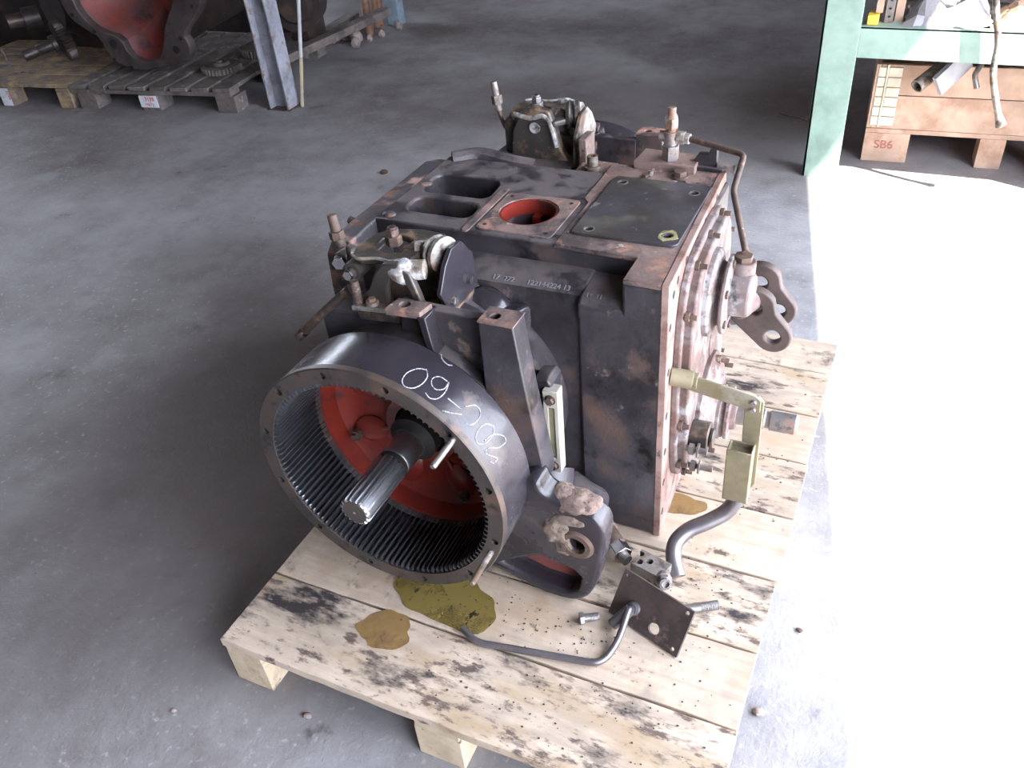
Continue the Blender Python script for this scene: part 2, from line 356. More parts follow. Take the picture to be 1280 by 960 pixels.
# ------------------------------------------------------------------ gearbox
YC = .885
G = thing('tractor_gearbox', (.42, .87, .144), 'black cast-iron tractor rear gearbox with open ring gear, standing on the pale pallet', 'gearbox')
# top deck with slots and round opening
deck = MB(); deck.box(.085, .70, .703, 1.065, .30, .804)
cuts = []
def rrect(x0, x1, y0, y1, r=.02, skew=0):
    P = []
    for cx, cy, a in ((x1-r, y1-r, 0), (x0+r, y1-r, PI/2), (x0+r, y0+r, PI), (x1-r, y0+r, 1.5*PI)):
        for k in range(5): P.append((cx+r*math.cos(a+k*PI/8), cy+r*math.sin(a+k*PI/8)))
    return [(x+skew*(y-y0), y) for x, y in P]
for x0, x1, y0, y1 in ((.115, .287, .862, .962), (.128, .290, .762, .835)):
    c = MB(); c.prism(rrect(x0, x1, y0, y1, .022, -.05), 'z', .68, .9); cuts.append(c)
c = MB(); c.cyl((.407, .825, .62), (.407, .825, .9), .064, n=48); cuts.append(c)
deck.cut(cuts)
# other body masses
body = MB(); body.add(deck)
prof = [(.622, .146), (.612, .60), (.612, .70), (.632, .738), (.66, .752), (.71, .762), (.71, .3)]
body.prism(prof, 'x', .06, .606); body.prism([(2*.87-y, z) for y, z in prof], 'x', .06, .606)
body.box(.07, .60, .64, 1.10, .146, .60)
body.box(.602, .776, .6045, .72, .1465, .732)
body.prism([(.6048, .70), (.6048, .7315), (.628, .747), (.71, .757), (.71, .70)], 'x', .60, .70)
body.box(.60, .776, .71, 1.128, .146, .786)
body.box(.693, .776, .6047, .72, .70, .7985)
HOUS = body.build('housing', BLACK, G, .006, seg=3)
# machined deck faces
b = MB()
P = [(.516, .700), (.694, .694), (.694, .606), (.7805, .6045), (.762, 1.128), (.50, 1.115), (.50, .92), (.516, .90)]
b.prism(P, 'z', .796, .8065); b.cut([MB().cyl((x, y, .78), (x, y, .83), .012, n=20) for x, y in ((.68, 1.05), (.597, 1.03))])
b.build('top_pad', TOPRUST, G, .002, label='rusty pinkish machined top face')
b = MB(); b.prism(rrect(.324, .500, .722, .905, .012), 'z', .798, .8062); b.cut([MB().cyl((.407, .825, .70), (.407, .825, .9), .0655, n=48)])
pad = b.build('opening_flange', TOPRUST, G, .0015)
b = MB(); b.lathe([(0, .0655), (.0, .060), (-.034, .061), (-.034, .0645)], (.407, .825, .804), (0, 0, 1), 48, closed=True, cap=False); b.build('bore_liner', RED, G, label='bright red painted bore')
b = MB(); b.box(.396, .416, .865, .886, .66, .772); b.build('inner_rib', RED, G)
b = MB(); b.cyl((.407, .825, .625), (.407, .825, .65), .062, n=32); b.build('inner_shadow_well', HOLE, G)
for x, y in ((.34, .742), (.483, .738), (.34, .885), (.483, .885)):
    MB().cyl((x, y, .8005), (x, y, .8067), .0045, n=12).build('bolt_hole', HOLE, pad)
b = MB(); b.prism(rrect(.300, .318, .705, .925, .006), 'z', .80, .8066); b.build('deck_rib', TOPRUST, G, .001)
# dark rectangular cover plate
b = MB(); b.prism(rrect(.533, .757, .748, 1.038, .014), 'z', .806, .8125)
hs = ((.566, .772), (.560, 1.008), (.728, .992), (.728, .785))
b.cut([MB().cyl((x, y, .79), (x, y, .83), .0125, n=24) for x, y in hs])
cp = b.build('cover_plate', PLATEM, G, .0012, label='dark smooth machined plate with four holes')
for x, y in hs: MB().lathe([(0, .0125), (0, .0095), (-.012, .0095), (-.012, .0125)], (x, y, .8127), (0, 0, 1), 24, closed=True, cap=False).build('bushing', DULL, cp)
for x, y in hs: MB().cyl((x, y, .8068), (x, y, .8085), .0118, n=20).build('bolt_hole', HOLE, cp)
b = MB()
P = [(.728+(.021+random.uniform(-.004, .005))*math.cos(2*PI*i/22), .785+(.021+random.uniform(-.004, .005))*math.sin(2*PI*i/22)) for i in range(22)]
b.prism(P, 'z', .8120, .8140); b.cut([MB().cyl((.728, .785, .80), (.728, .785, .83), .013, n=24)]); b.build('grease_ring', YELLOWG, cp, label='olive grease smeared around one hole')
for x, y, r in ((.672, 1.078, .016), (.60, 1.052, .009)):
    b = MB(); b.cyl((x, y, .806), (x, y, .811), r*1.25, n=20); b.hexa((x, y, .811), (0, 0, 1), r, r*.7, .3); b.build('bolt', RUSTM, G, .001, label='rusty hexagon bolt')
# left bell flange
b = MB(); b.prism([(.575, .16), (.568, .70), (.575, .775), (.60, .797), (.68, .803), (1.02, .803), (1.08, .785), (1.16, .70), (1.19, .5), (1.17, .2), (1.1, .15)], 'x', .038, .088)
b.cut([MB().cyl((.0, .87, .46), (.06, .87, .46), .22, n=48)])
FL = b.build('bell_flange', BLACKTOP, G, .004)
for y, z in ((.60, .5), (.60, .66), (.66, .775), (.80, .78), (.95, .78), (1.07, .75)):
    MB().cyl((.034, y, z), (.042, y, z), .008, n=12).build('bolt_hole', HOLE, FL)
for y in (.73, .90):
    b = MB(); b.ball((.108, y, .804), .014, (1.2, 1, .5)); b.build('casting_boss', BLACKTOP, G)
b = MB(); b.hexa((.030, .70, .79), (-1, 0, .3), .009, .012); b.build('bolt', RUSTM, G)
b = MB(); b.tube([(.10, 1.05, .80), (.16, 1.09, .80), (.24, 1.09, .79), (.30, 1.10, .78)], .022, 10); b.build('casting_rib', BLACK, G)

# trumpet and ring, near side; far side is the mirror image
AX = (.307, .474)
def lathe_y(prof, n=96, closed=True):
    return MB().lathe([(y, r) for y, r in prof], (AX[0], 0, AX[1]), (0, 1, 0), n, cap=not closed, closed=closed)
b = lathe_y([(.385, .262), (.40, .252), (.46, .255), (.54, .262), (.60, .262), (.64, .262), (.64, .20), (.62, .19), (.46, .235), (.385, .235)], 96)
b.build('axle_trumpet', BLACK, G)
b = lathe_y([(.46, .257), (.50, .262), (.53, .272), (.545, .272), (.55, .262), (.55, .24), (.46, .24)], 96)
b.bm.verts.ensure_lookup_table()
b.build('trumpet_collar', GLOSS, G)
# ring housing (painted outside)
b = lathe_y([(.262, .2765), (.374, .2765), (.380, .272), (.380, .262), (.392, .258), (.392, .25), (.262, .252)], 128)
b.build('ring_housing', GLOSS, G)
b = lathe_y([(.2475, .2445), (.2475, .2755), (.2500, .2775), (.2625, .2775), (.2625, .2445)], 128)
rim = b.cut([MB().cyl((AX[0]+.2615*math.cos(a), .20, AX[1]+.2615*math.sin(a)), (AX[0]+.2615*math.cos(a), .2545, AX[1]+.2615*math.sin(a)), .0078, n=16)
       for a in [math.radians(15+30*k) for k in range(12)]])
RIM = rim.build('ring_face', RINGM, G, label='dull brown-black machined ring face with bolt holes')
for k in range(12):
    a = math.radians(15+30*k); MB().cyl((AX[0]+.2615*math.cos(a), .2530, AX[1]+.2615*math.sin(a)), (AX[0]+.2615*math.cos(a), .2548, AX[1]+.2615*math.sin(a)), .0077, n=16).build('bolt_hole', HOLE, RIM)
# ring gear: 114 internal teeth
T = 114; A = []
for k in range(T):
    for f, r in ((.0, .2440), (.22, .2440), (.40, .2335), (.62, .2335), (.80, .2440)):
        a = 2*PI*(k+f)/T; A.append((r, a))
def ringpts(y, o=0): return [Vector((AX[0]+(r+o)*math.cos(a), y, AX[1]+(r+o)*math.sin(a))) for r, a in A]
b = MB(); R = [ringpts(.2505, .003), ringpts(.2545), ringpts(.398), [Vector((AX[0]+.2455*math.cos(a), .398, AX[1]+.2455*math.sin(a))) for r, a in A], [Vector((AX[0]+.2455*math.cos(a), .2505, AX[1]+.2455*math.sin(a))) for r, a in A]]
b.rings(R, closed=True); b.build('ring_gear', TOOTHM, G, angle=20, label='dark internally toothed ring gear')
# red inside
b = MB(); b.lathe([(.398, .2446), (.402, .228), (.44, .222), (.455, .20), (.462, .15), (.452, .105), (.440, .092), (.425, .084), (.425, .062), (.60, .062)], (AX[0], 0, AX[1]), (0, 1, 0), 96, cap=False)
WEB = b.build('inner_wall', RED, G, label='red painted inner wall behind the ring gear')
for k in range(8):
    a = math.radians(22+45*k); ca, sa = math.cos(a), math.sin(a)
    p = Vector((AX[0]+.165*ca, 0, AX[1]+.165*sa))
    b = MB(); b.ball((p.x, .456, p.z), .038, (1.3, .42, .9), M=Matrix.Rotation(-a, 3, 'Y').to_4x4()); b.build('casting_boss', RED, WEB)
    if k % 2 == 0:
        q = (AX[0]+.198*ca, .445, AX[1]+.198*sa); b = MB(); b.cyl(q, (q[0], .43, q[2]), .013, n=16); b.hexa((q[0], .43, q[2]), (0, -1, 0), .009, .008); b.build('bolt', RUSTM, WEB)
    b = MB(); b.tube([(AX[0]+.10*ca, .452, AX[1]+.10*sa), (AX[0]+.21*ca, .452, AX[1]+.21*sa)], .006, 8, 0); b.build('casting_rib', RED, WEB)
b = MB(); b.lathe([(.45, .0615), (.45, .030), (.52, .030), (.52, .0615)], (AX[0], 0, AX[1]), (0, 1, 0), 48, closed=True, cap=False); b.build('bearing', HOLE, WEB)
# splined half shaft
b = MB(); b.lathe([(.44, .033), (.378, .034), (.376, .0345), (.318, .0345), (.315, .033)], (AX[0], 0, AX[1]), (0, 1, 0), 48); sh = b.build('half_shaft', SPLM, G, .0008, label='bright steel collar of the axle shaft')
b = MB(); b.lathe([(.52, .054), (.392, .054), (.388, .047), (.376, .040)], (AX[0], 0, AX[1]), (0, 1, 0), 40); b.build('shaft_seal', HOLE, sh)
def spline(y0, y1, ro, ri, nt, root_end=None):
    A = []
    for k in range(nt):
        for f, r in ((0, ri), (.18, ri), (.32, ro), (.68, ro), (.82, ri)): A.append((r, 2*PI*(k+f)/nt))
    rg = [[Vector((AX[0]+min(r, ro)*s*math.cos(a), y, AX[1]+r*s*math.sin(a))) for r, a in A] for y, s in ((y0, .93), (y0+.003, 1), (y1, 1))]
    return MB().rings(rg)
b = spline(.168, .310, .0335, .0275, 16); SP = b.build('spline', SPLM, sh, angle=20, label='bright splined shaft end')
b = MB(); b.lathe([(.314, .0335), (.302, .0340), (.302, .0300), (.314, .030)], (AX[0], 0, AX[1]), (0, 1, 0), 32, closed=True, cap=False); b.build('grease_band', HOLE, sh)
b = MB(); b.cyl((AX[0], .1665, AX[1]), (AX[0], .171, AX[1]), .0262, n=32); b.build('shaft_end_face', RINGM, sh)
b = MB(); b.cyl((AX[0], .1660, AX[1]), (AX[0], .168, AX[1]), .0035, n=10); b.build('centre_mark', STEEL, sh)
# studs
for a, ln in ((42, .077), (-22.5, .085)):
    a = math.radians(a); x = AX[0]+.2615*math.cos(a); z = AX[1]+.2615*math.sin(a); b = MB()
    pr = [(.256, .0058)]; y = .250; i = 0
    pr = [(.30, .0062), (.248, .0062), (.236, .0062)]
    y = .236
    while y > .248-ln+.004: pr += [(y, .0055), (y-.0012, .0066), (y-.0024, .0055)]; y -= .0024
    pr += [(.248-ln, .0045)]
    b.lathe(pr, (x, 0, z), (0, 1, 0), 12); b.build('stud', DULL if a > 0 else ZINC, G, angle=60, label='rusty threaded stud at the upper right of the ring' if a > 0 else 'pale threaded stud at the lower right of the ring')

# chalk writing 09-008
marks = [[(66.3, .378), (64.6, .368), (61.8, .364), (60, .369)],
 [(66.6, .325), (69.6, .316), (71.6, .295), (71.1, .274), (68.8, .264), (66, .27), (64.5, .288), (64.6, .31), (66.6, .325)],
 [(57.7, .329), (61, .328), (62.7, .315), (61.6, .301), (59.1, .297), (56.9, .31), (57.1, .329), (55.9, .306), (56.4, .283), (58.7, .272), (61.3, .276)],
 [(53.6, .297), (47.5, .298)], [(52.4, .266), (49.5, .275), (45.8, .29)],
 [(46.6, .309), (44.1, .328), (41.2, .329), (39.7, .313), (40.5, .289), (42.9, .281)],
 [(33.1, .33), (36.1, .318), (37.2, .296), (36.3, .277), (33.8, .273), (31.6, .289), (31.1, .317), (33.1, .33)],
 [(32.6, .289), (31, .317), (26.9, .337), (24.6, .333), (25.8, .31), (29.2, .288), (29.3, .273), (25.5, .285), (23.4, .292), (23.7, .277), (25.3, .272)]]
for L in marks:
    b = MB(); b.tube([(AX[0]+.2768*math.cos(math.radians(t)), y, AX[1]+.2768*math.sin(math.radians(t))) for t, y in L], .00105, 6, 6)
    b.build('chalk_stroke', CHALK, G, label='white chalk stroke of the number 09-008 on the ring housing')

# lifting post, bracket, lug of one side; my mirrors to the far side
def side(mir):
    Y = (lambda y: 2*YC-y) if mir else (lambda y: y)
    b = MB(); b.prism([(.491, .800), (.560, .800), (.578, .64), (.598, .50), (.604, .44), (.52, .40), (.49, .62)], 'y', Y(.400), Y(.452))
    b.cut([MB().cyl((.515, Y(.425), .76), (.515, Y(.425), .85), .0105, n=20)])
    p = b.build('mounting_post', BLACK, G, .003)
    b = MB(); b.prism([(.490, Y(.399)), (.561, Y(.399)), (.561, Y(.453)), (.490, Y(.453))], 'z', .7985, .8015); b.cut([MB().cyl((.515, Y(.425), .76), (.515, Y(.425), .85), .0105, n=20)])
    b.build('machined_top', TOPRUST, p)
    MB().cyl((.515, Y(.425), .775), (.515, Y(.425), .780), .0102, n=20).build('bolt_hole', DULL, p)
    b = MB(); b.prism([(.492, .60), (.492, .785), (.36, .788), (.305, .79), (.305, .65)], 'y', Y(.428), Y(.452)); b.build('web_plate', BLACK, G, .003)
    b = MB(); b.prism([(.555, .62), (.572, .50), (.578, .42), (.57, .38), (.5, .40), (.5, .62)], 'y', Y(.445), Y(.53)); b.build('web_block', BLACK, G, .01)
    b = MB(); b.prism([(.303, Y(.388)), (.374, Y(.394)), (.381, Y(.430)), (.309, Y(.430))], 'z', .785, .800); b.cut([MB().cyl((.333, Y(.412), .76), (.333, Y(.412), .85), .011, n=20)])
    b.build('bracket_tab', TOPRUST, G, .001)
    b = MB(); b.prism([(.368, .79), (.385, .79), (.392, .73), (.40, .70), (.385, .70), (.375, .74)], 'y', Y(.392), Y(.44)); b.build('bracket_rib', GLOSS, G, .002)
side(False); side(True)
# lower hitch lug
P = [(.555, .47), (.605, .485), (.612, .455), (.64, .437), (.690, .432), (.722, .424), (.742, .400), (.744, .365), (.735, .30), (.722, .22), (.700, .172), (.665, .150), (.60, .150), (.50, .182), (.40, .200), (.40, .24), (.47, .25), (.52, .285)]
P = chaikin(P, 2)
b = MB(); b.prism(P, 'y', .355, .415)
b.cut([MB().cyl((.682, .30, .335), (.682, .50, .335), .0185, n=28), MB().prism([(.545, .235), (.60, .268), (.672, .252), (.690, .235), (.680, .19), (.66, .176), (.60, .178), (.56, .19), (.50, .205)], 'y', .30, .400)])
b.mi = 0; LUG = b.build('hitch_lug', GLOSS, G, .010, seg=4)
b = MB(); b.prism([(.545, .235), (.60, .268), (.672, .252), (.690, .235), (.680, .19), (.66, .176), (.60, .178), (.56, .19), (.50, .205)], 'y', .3985, .404); b.build('pocket_wall', REDPALE, LUG)
b = MB(); b.lathe([(.353, .0195), (.350, .0215), (.350, .032), (.356, .040), (.37, .040), (.37, .0195)], (.682, 0, .335), (0, 1, 0), 40, closed=True, cap=False); b.build('lug_eye', RUSTM, LUG, label='rusty eye around the lug hole')
MB().cyl((.682, .375, .335), (.682, .416, .335), .0186, n=24).build('eye_bore', HOLE, LUG)
b = MB()
lump(b, (.674, .386, .424), (.054, .034, .020), .16, 45); lump(b, (.640, .392, .432), (.030, .028, .016), .16, 50)
b.build('dirt_cake', DIRT, LUG, label='caked brown dirt on top of the lug')
b = MB()
lump(b, (.640, .357, .360), (.028, .010, .040), .22, 60); lump(b, (.655, .357, .316), (.020, .007, .022), .22, 60); lump(b, (.668, .357, .398), (.034, .008, .014), .22, 60)
b.build('dirt_cake', SPONGE, LUG, label='crumbly grey-brown dirt beside the lug eye')
b = MB(); b.cyl((.55, .50, .36), (.585, .44, .30), .07, .05, n=24); b.build('lug_root', BLACK, G)
# round boss low on the side wall
b = MB(); b.lathe([(0, .06), (.045, .052), (.075, .050), (.084, .045), (.086, .030), (.080, .020)], (.585, .545, .262), (1, -.25, 0), 36); b.build('round_boss', BLACK, G)
# sight gauge
gb = MB(); gb.box(.580, .611, .463, .490, .412, .622); gb.cut([MB().box(.5890, .6030, .44, .470, .450, .580)])
SG = gb.build('sight_gauge', CREAM, G, .002, label='cream painted oil sight gauge')
MB().box(.5892, .6028, .4675, .4712, .451, .579).build('sight_glass', GLASSY, SG)
for z in (.431, .601):
    b = MB(); b.cyl((.596, .463, z), (.596, .461, z), .0115, n=20); b.hexa((.596, .461, z), (0, -1, 0), .0088, .007); b.build('bolt', RUSTM, SG, .0006)
b = MB(); b.prism([(.548, .60), (.592, .595), (.594, .626), (.586, .638), (.556, .632)], 'y', .474, .53); b.build('gauge_mount', BLACK, G, .004)
b = MB(); b.box(.571, .588, .478, .515, .44, .62)
for k in range(6): b.box(.567, .573, .479, .485, .585-.008*k, .589-.008*k)
b.build('gauge_backing', BLACK, G, .001)
# stamped numbers on the sloping shoulder
sl = math.atan2(.752-.738, .66-.632)
Mx = Matrix.Translation((.478, .637, .7415)) @ Matrix.Rotation(math.radians(1.0), 4, 'Z') @ Matrix.Rotation(sl, 4, 'X')
SCR = mat('scratched_metal', (.24, .24, .27), .5, .3)
textmesh('122144224 13', .0165, SCR, G, Mx, 'stamped_number', label='faint serial number stamped on the shoulder')
Mx = Matrix.Translation((.400, .637, .7415)) @ Matrix.Rotation(sl, 4, 'X'); textmesh('17  272', .0165, SCR, G, Mx, 'stamped_number')
Mx = Matrix.Translation((.612, .622, .7450)) @ Matrix.Rotation(sl, 4, 'X'); textmesh('11  11', .0135, SCR, G, Mx, 'stamped_number')
# cast bulge and pad between trumpet and brake bracket
b = MB(); b.ball((.395, .60, .68), .08, (.9, .6, .75)); b.build('casting_bulge', GLOSS, G)
b = MB(); b.box(.42, .47, .60, .615, .40, .41); b.bm.clear()
b.prism([(.11, .43), (.385, .46), (.385, .62), (.10, .62)], 'z', .55, .735); b.build('casting_pad', BLACK, G, .008, seg=3)
b = MB(); b.prism([(.385, .62), (.385, .50), (.45, .50), (.50, .62)], 'z', .60, .71); b.build('casting_pad', GLOSS, G, .012, seg=3)
b = MB(); b.prism([(.15, 1.10), (.385, 1.10), (.385, 1.32), (.16, 1.34)], 'z', .55, .775); b.build('casting_pad', BLACK, G, .008, seg=3)
b = lathe_y([(2*YC-.60, .285), (2*YC-.40, .252), (2*YC-.40, .2), (2*YC-.6, .2)]); b.build('axle_trumpet', BLACK, G)
b = lathe_y([(2*YC-.38, .2765), (2*YC-.25, .2765), (2*YC-.25, .245), (2*YC-.38, .245)]); b.build('ring_housing', GLOSS, G)
# red oxide corner between bracket and deck with white cap
b = MB(); b.box(.41, .50, 1.09, 1.16, .70, .79); b.build('casting_pad', TOPRUST, G, .004)
b = MB(); b.cyl((.452, 1.105, .79), (.452, 1.105, .80), .020, n=24); b.cyl((.452, 1.105, .80), (.452, 1.105, .825), .013, n=24); b.cut([MB().hexa((.452, 1.105, .815), (0, 0, 1), .007, .03)]); b.build('filler_plug', ZINC, G, .001, label='pale socket-head plug')
b = MB(); b.box(.402, .424, 1.14, 1.20, .70, .848); b.build('bracket_rib', TOPRUST, G, .004)

# ---- brake levers (near and far)
def brake(mir, x0, ylab):
    Y = (lambda y: 2*YC-y) if mir else (lambda y: y)
    dz = .02 if mir else 0
    X = lambda x: x+x0
    def V(x, y, z): return Vector((X(x), Y(y), z+dz))
    E = bpy.data.objects.new('brake_lever_unit', None); COL.objects.link(E); E.parent = G; E.location = (x0, 0, 0); E.empty_display_size = .02
    E['label'] = ylab
    b = MB(); b.prism([(X(.195), Y(.43)), (X(.37), Y(.45)), (X(.372), Y(.59)), (X(.16), Y(.59)), (X(.16), Y(.47))], 'z', .730+dz, .752+dz); b.build('base_plate', CAST, E, .003)
    # front cheek: rounded casting with arch
    ck = [(.205, .745), (.198, .775), (.215, .79), (.24, .835), (.262, .858), (.292, .862), (.318, .845), (.332, .80), (.345, .745)]
    b = MB(); b.prism([(X(x), z+dz) for x, z in ck], 'y', Y(.445), Y(.462)); b.prism([(X(x), z+dz-.004) for x, z in ck], 'y', Y(.52), Y(.535))
    if not mir: b.cut([MB().prism([(X(x), z+dz) for x, z in ((.255, .74), (.262, .80), (.278, .835), (.30, .835), (.318, .79), (.322, .74))], 'y', Y(.40), Y(.50))])
    b.build('cheek', CAST if not mir else ZINC, E, .004, seg=3)
    if not mir:
        b = MB(); b.box(.262, .315, .478, .482, .752, .832); b.build('inner_plate', RUSTM, E)
    # oxide lump around lever pivot
    b = MB(); lump(b, V(.290, .462, .838), (.034, .022, .026), .18, 40); b.cyl(V(.30, .465, .84), V(.335, .476, .842), .020, .019, 20)
    b.build('pivot_sleeve', OXIDE, E)
    # rocker: rounded plate over the top
    P = [(.165, .505), (.175, .475), (.20, .462), (.235, .470), (.275, .462), (.30, .480), (.305, .53), (.335, .575), (.315, .60), (.26, .605), (.20, .59), (.175, .56)]
    b = MB(); b.prism([(X(x), Y(y)) for x, y in P], 'z', .838+dz, .853+dz)
    b.cut([MB().prism([(X(x), Y(y)) for x, y in ((.205, .505), (.24, .495), (.265, .505), (.265, .56), (.225, .57), (.20, .55))], 'z', .80, .92)])
    b.build('rocker', CAST, E, .004, seg=3)
    b = MB(); b.tube([V(.178, .468, .852), V(.20, .458, .853), V(.235, .467, .854), V(.275, .459, .856)], .0035, 6); b.build('rim_edge', OXIDE, E)
    # roller discs on axis x
    b = MB(); c = (X(.30), Y(.545), .848+dz)
    b.lathe([(.0, .012), (.022, .012), (.022, .031), (.030, .034), (.036, .029), (.040, .029), (.045, .036), (.054, .036), (.056, .030), (.056, .0)], c, (1, -.35 if not mir else .35, 0), 36); b.build('roller', ZINC if not mir else CAST, E)
    b = MB(); b.cyl(V(.285, .53, .848), V(.305, .54, .848), .017, n=20); b.build('spacer', OXIDE, E)
    # side arm plate on the right
    b = MB(); b.prism([(Y(.49), .74+dz), (Y(.46), .80+dz), (Y(.49), .845+dz), (Y(.52), .868+dz), (Y(.56), .865+dz), (Y(.60), .82+dz), (Y(.61), .74+dz)], 'x', X(.362), X(.372)); b.build('side_plate', ZINC if mir else GLOSS, E, .002)
    for y, z in ((.50, .765), (.57, .775)): b = MB(); b.hexa(V(.372, y, z), (1, 0, 0), .009, .008); b.build('bolt', STEEL, E)
    # hex fitting on top
    b = MB(); p = V(.238, .53, .853); b.hexa(p, (0, 0, 1), .017, .020); b.hexa(p+Vector((0, 0, .02)), (0, 0, 1), .013, .014, .4); b.cyl(p+Vector((0, 0, .034)), p+Vector((0, 0, .038)), .009, n=16); b.build('hex_fitting', RUSTM if not mir else DULL, E, .001)
    MB().cyl(p+Vector((0, 0, .0375)), p+Vector((0, 0, .0388)), .0055, n=12).build('fitting_bore', HOLE, E)
    # left pivot bolt
    b = MB(); b.cyl(V(.178, .50, .82), V(.178, .455, .82), .020, n=24); b.cyl(V(.178, .455, .82), V(.178, .445, .82), .012, n=16); b.build('pivot_boss', CAST, E)
    b = MB(); b.hexa(V(.178, .447, .82), (0, 1 if mir else -1, 0), .010, .008); b.build('bolt', STEEL, E)
    # tab and vertical threaded pin
    b = MB(); b.prism([(X(.19), Y(.418)), (X(.275), Y(.43)), (X(.275), Y(.46)), (X(.19), Y(.45))], 'z', .758+dz, .768+dz); b.build('tab', ZINC, E, .001)
    pr = [(.768, .009)]; z = .768
    while z < .812: pr += [(z, .0085), (z+.0025, .0100), (z+.005, .0085)]; z += .005
    pr += [(.818, .008)]
    b = MB(); b.lathe(pr, (X(.198), Y(.432), dz), (0, 0, 1), 14); b.build('threaded_pin', RUSTM if not mir else DULL, E, angle=60)
    b = MB(); b.cyl(V(.228, .437, .768), V(.228, .437, .776), .013, n=16); b.hexa(V(.228, .437, .776), (0, 0, 1), .008, .006); b.build('bolt', DULL, E)
    b = MB(); b.box(*sorted((X(.165), X(.20))), *sorted((Y(.50), Y(.58))), .752+dz, .84+dz); b.box(*sorted((X(.20), X(.35))), *sorted((Y(.54), Y(.56))), .752+dz, .80+dz); b.build('inner_block', CAST, E, .006)
    if mir:
        b = MB(); b.prism([(X(x), z) for x, z in ((.19, .77), (.20, .845), (.225, .895), (.26, .905), (.30, .895), (.315, .85), (.33, .80), (.35, .77))], 'y', Y(.575), Y(.60)); b.build('cheek', CAST, E, .005, seg=3)
        b = MB(); b.cyl(V(.262, .60, .835), V(.262, .605, .835), .014, n=20); b.build('cheek_boss', OXIDE, E)
        b = MB(); b.tube([V(.205, .60, .865), V(.25, .602, .858), V(.285, .60, .865), V(.305, .602, .84), V(.318, .602, .79)], .006, 8); b.build('rim_edge', OXIDE, E)
brake(False, .012, 'near brake lever unit with rollers and corroded pivot')
brake(True, .016, 'far brake lever unit, oily with pale oxide')
# near union, elbow pipe and long hose tail
b = MB(); b.hexa((.118, .520, .80), (.25, -.9, .1), .015, .016); b.build('banjo_bolt', STEEL, G, .001)
b = MB(); b.cyl((.125, .56, .80), (.118, .520, .80), .019, n=20); b.build('banjo', DULL, G, .001)
b = MB(); b.cyl((.118, .53, .825), (.110, .535, .842), .012, n=16); b.hexa((.110, .535, .842), (-.15, .1, 1), .016, .016); b.cyl((.108, .537, .858), (.103, .540, .892), .0105, .0098, n=16); b.build('hose_union', RUSTM, G, .0008)
b = MB(); b.bent([(.135, .53, .83), (.150, .505, .80), (.165, .47, .775), (.19, .45, .772)], .0045, .02); b.build('brake_pipe', RUSTM, G)
b = MB(); b.bent([(.165, .45, .77), (.13, .44, .74), (.065, .42, .680)], .0095, .02); b.cyl((.068, .421, .683), (.050, .415, .665), .0105, n=16); b.build('hose_tail', RUSTM, G, label='brown hose end hanging past the left side')
b = MB(); b.cyl((.066, .4205, .681), (.061, .419, .676), .0112, n=16); b.build('hose_band', STEEL, G)
# far union
b = MB(); b.bent([(.235, 1.19, .835), (.185, 1.20, .828), (.165, 1.22, .838), (.152, 1.225, .872)], .005, .02); b.build('brake_pipe', RUSTM, G)
b = MB(); b.cyl((.153, 1.225, .868), (.150, 1.227, .885), .009, n=14); b.hexa((.150, 1.227, .885), (-.1, .05, 1), .014, .022); b.cyl((.148, 1.228, .905), (.142, 1.23, .94), .0085, n=14); b.build('hose_union', ZINC, G, .0008)

# ---- top right valve block and pipe
b = MB(); b.prism([(.555, 1.10), (.70, 1.10), (.70, 1.17), (.56, 1.18)], 'z', .79, .825); b.build('valve_block', TOPRUST, G, .002)
b = MB(); c = Vector((.634, 1.13, .825)); U = Vector((0, 0, 1))
b.hexa(c, U, .020, .034); b.cyl(c+U*.034, c+U*.040, .014, n=16); b.cyl(c+U*.040, c+U*.066, .0165, n=18); b.cyl(c+U*.066, c+U*.074, .011, n=16)
b.hexa(c+U*.074, U, .0165, .024, .3); b.cyl(c+U*.098, c+U*.108, .0145, .010, n=16); b.cyl(c+U*.108, c+U*.122, .0095, n=14); b.build('pipe_union', DULL, G, .0008)
b = MB(); p = c+U*.053; b.cyl(p-Vector((.012, 0, 0)), p-Vector((.026, 0, 0)), .012, n=16); b.build('plug', DULL, G)
b = MB(); b.hexa(p+Vector((.014, 0, 0)), (1, 0, 0), .015, .018); b.cyl(p+Vector((.032, 0, 0)), p+Vector((.044, -.001, -.001)), .012, n=16); b.build('pipe_nut', OXIDE, G, .0008)
b = MB(); b.bent([(.675, 1.13, .877), (.812, 1.075, .875), (.812, .985, .832), (.870, .868, .755)], .0068, .014); b.build('lube_pipe', RUSTM, G, label='rusty bent pipe running over the rear edge')
b = MB(); b.cyl((.606, 1.07, .8065), (.606, 1.07, .818), .006, n=10); b.build('bolt', DULL, G)
b = MB(); b.prism([(.69, .83), (.70, .845), (.722, .845), (.728, .862), (.742, .862), (.742, .815), (.69, .815)], 'y', 1.13, 1.145); b.box(.672, .76, 1.12, 1.15, .807, .817); b.build('catch_bracket', BLACK, G, .002)
b = MB(); b.cyl((.745, 1.135, .82), (.785, 1.13, .815), .010, n=14); b.hexa((.785, 1.13, .815), (1, 0, 0), .014, .010); b.build('bolt', DULL, G)

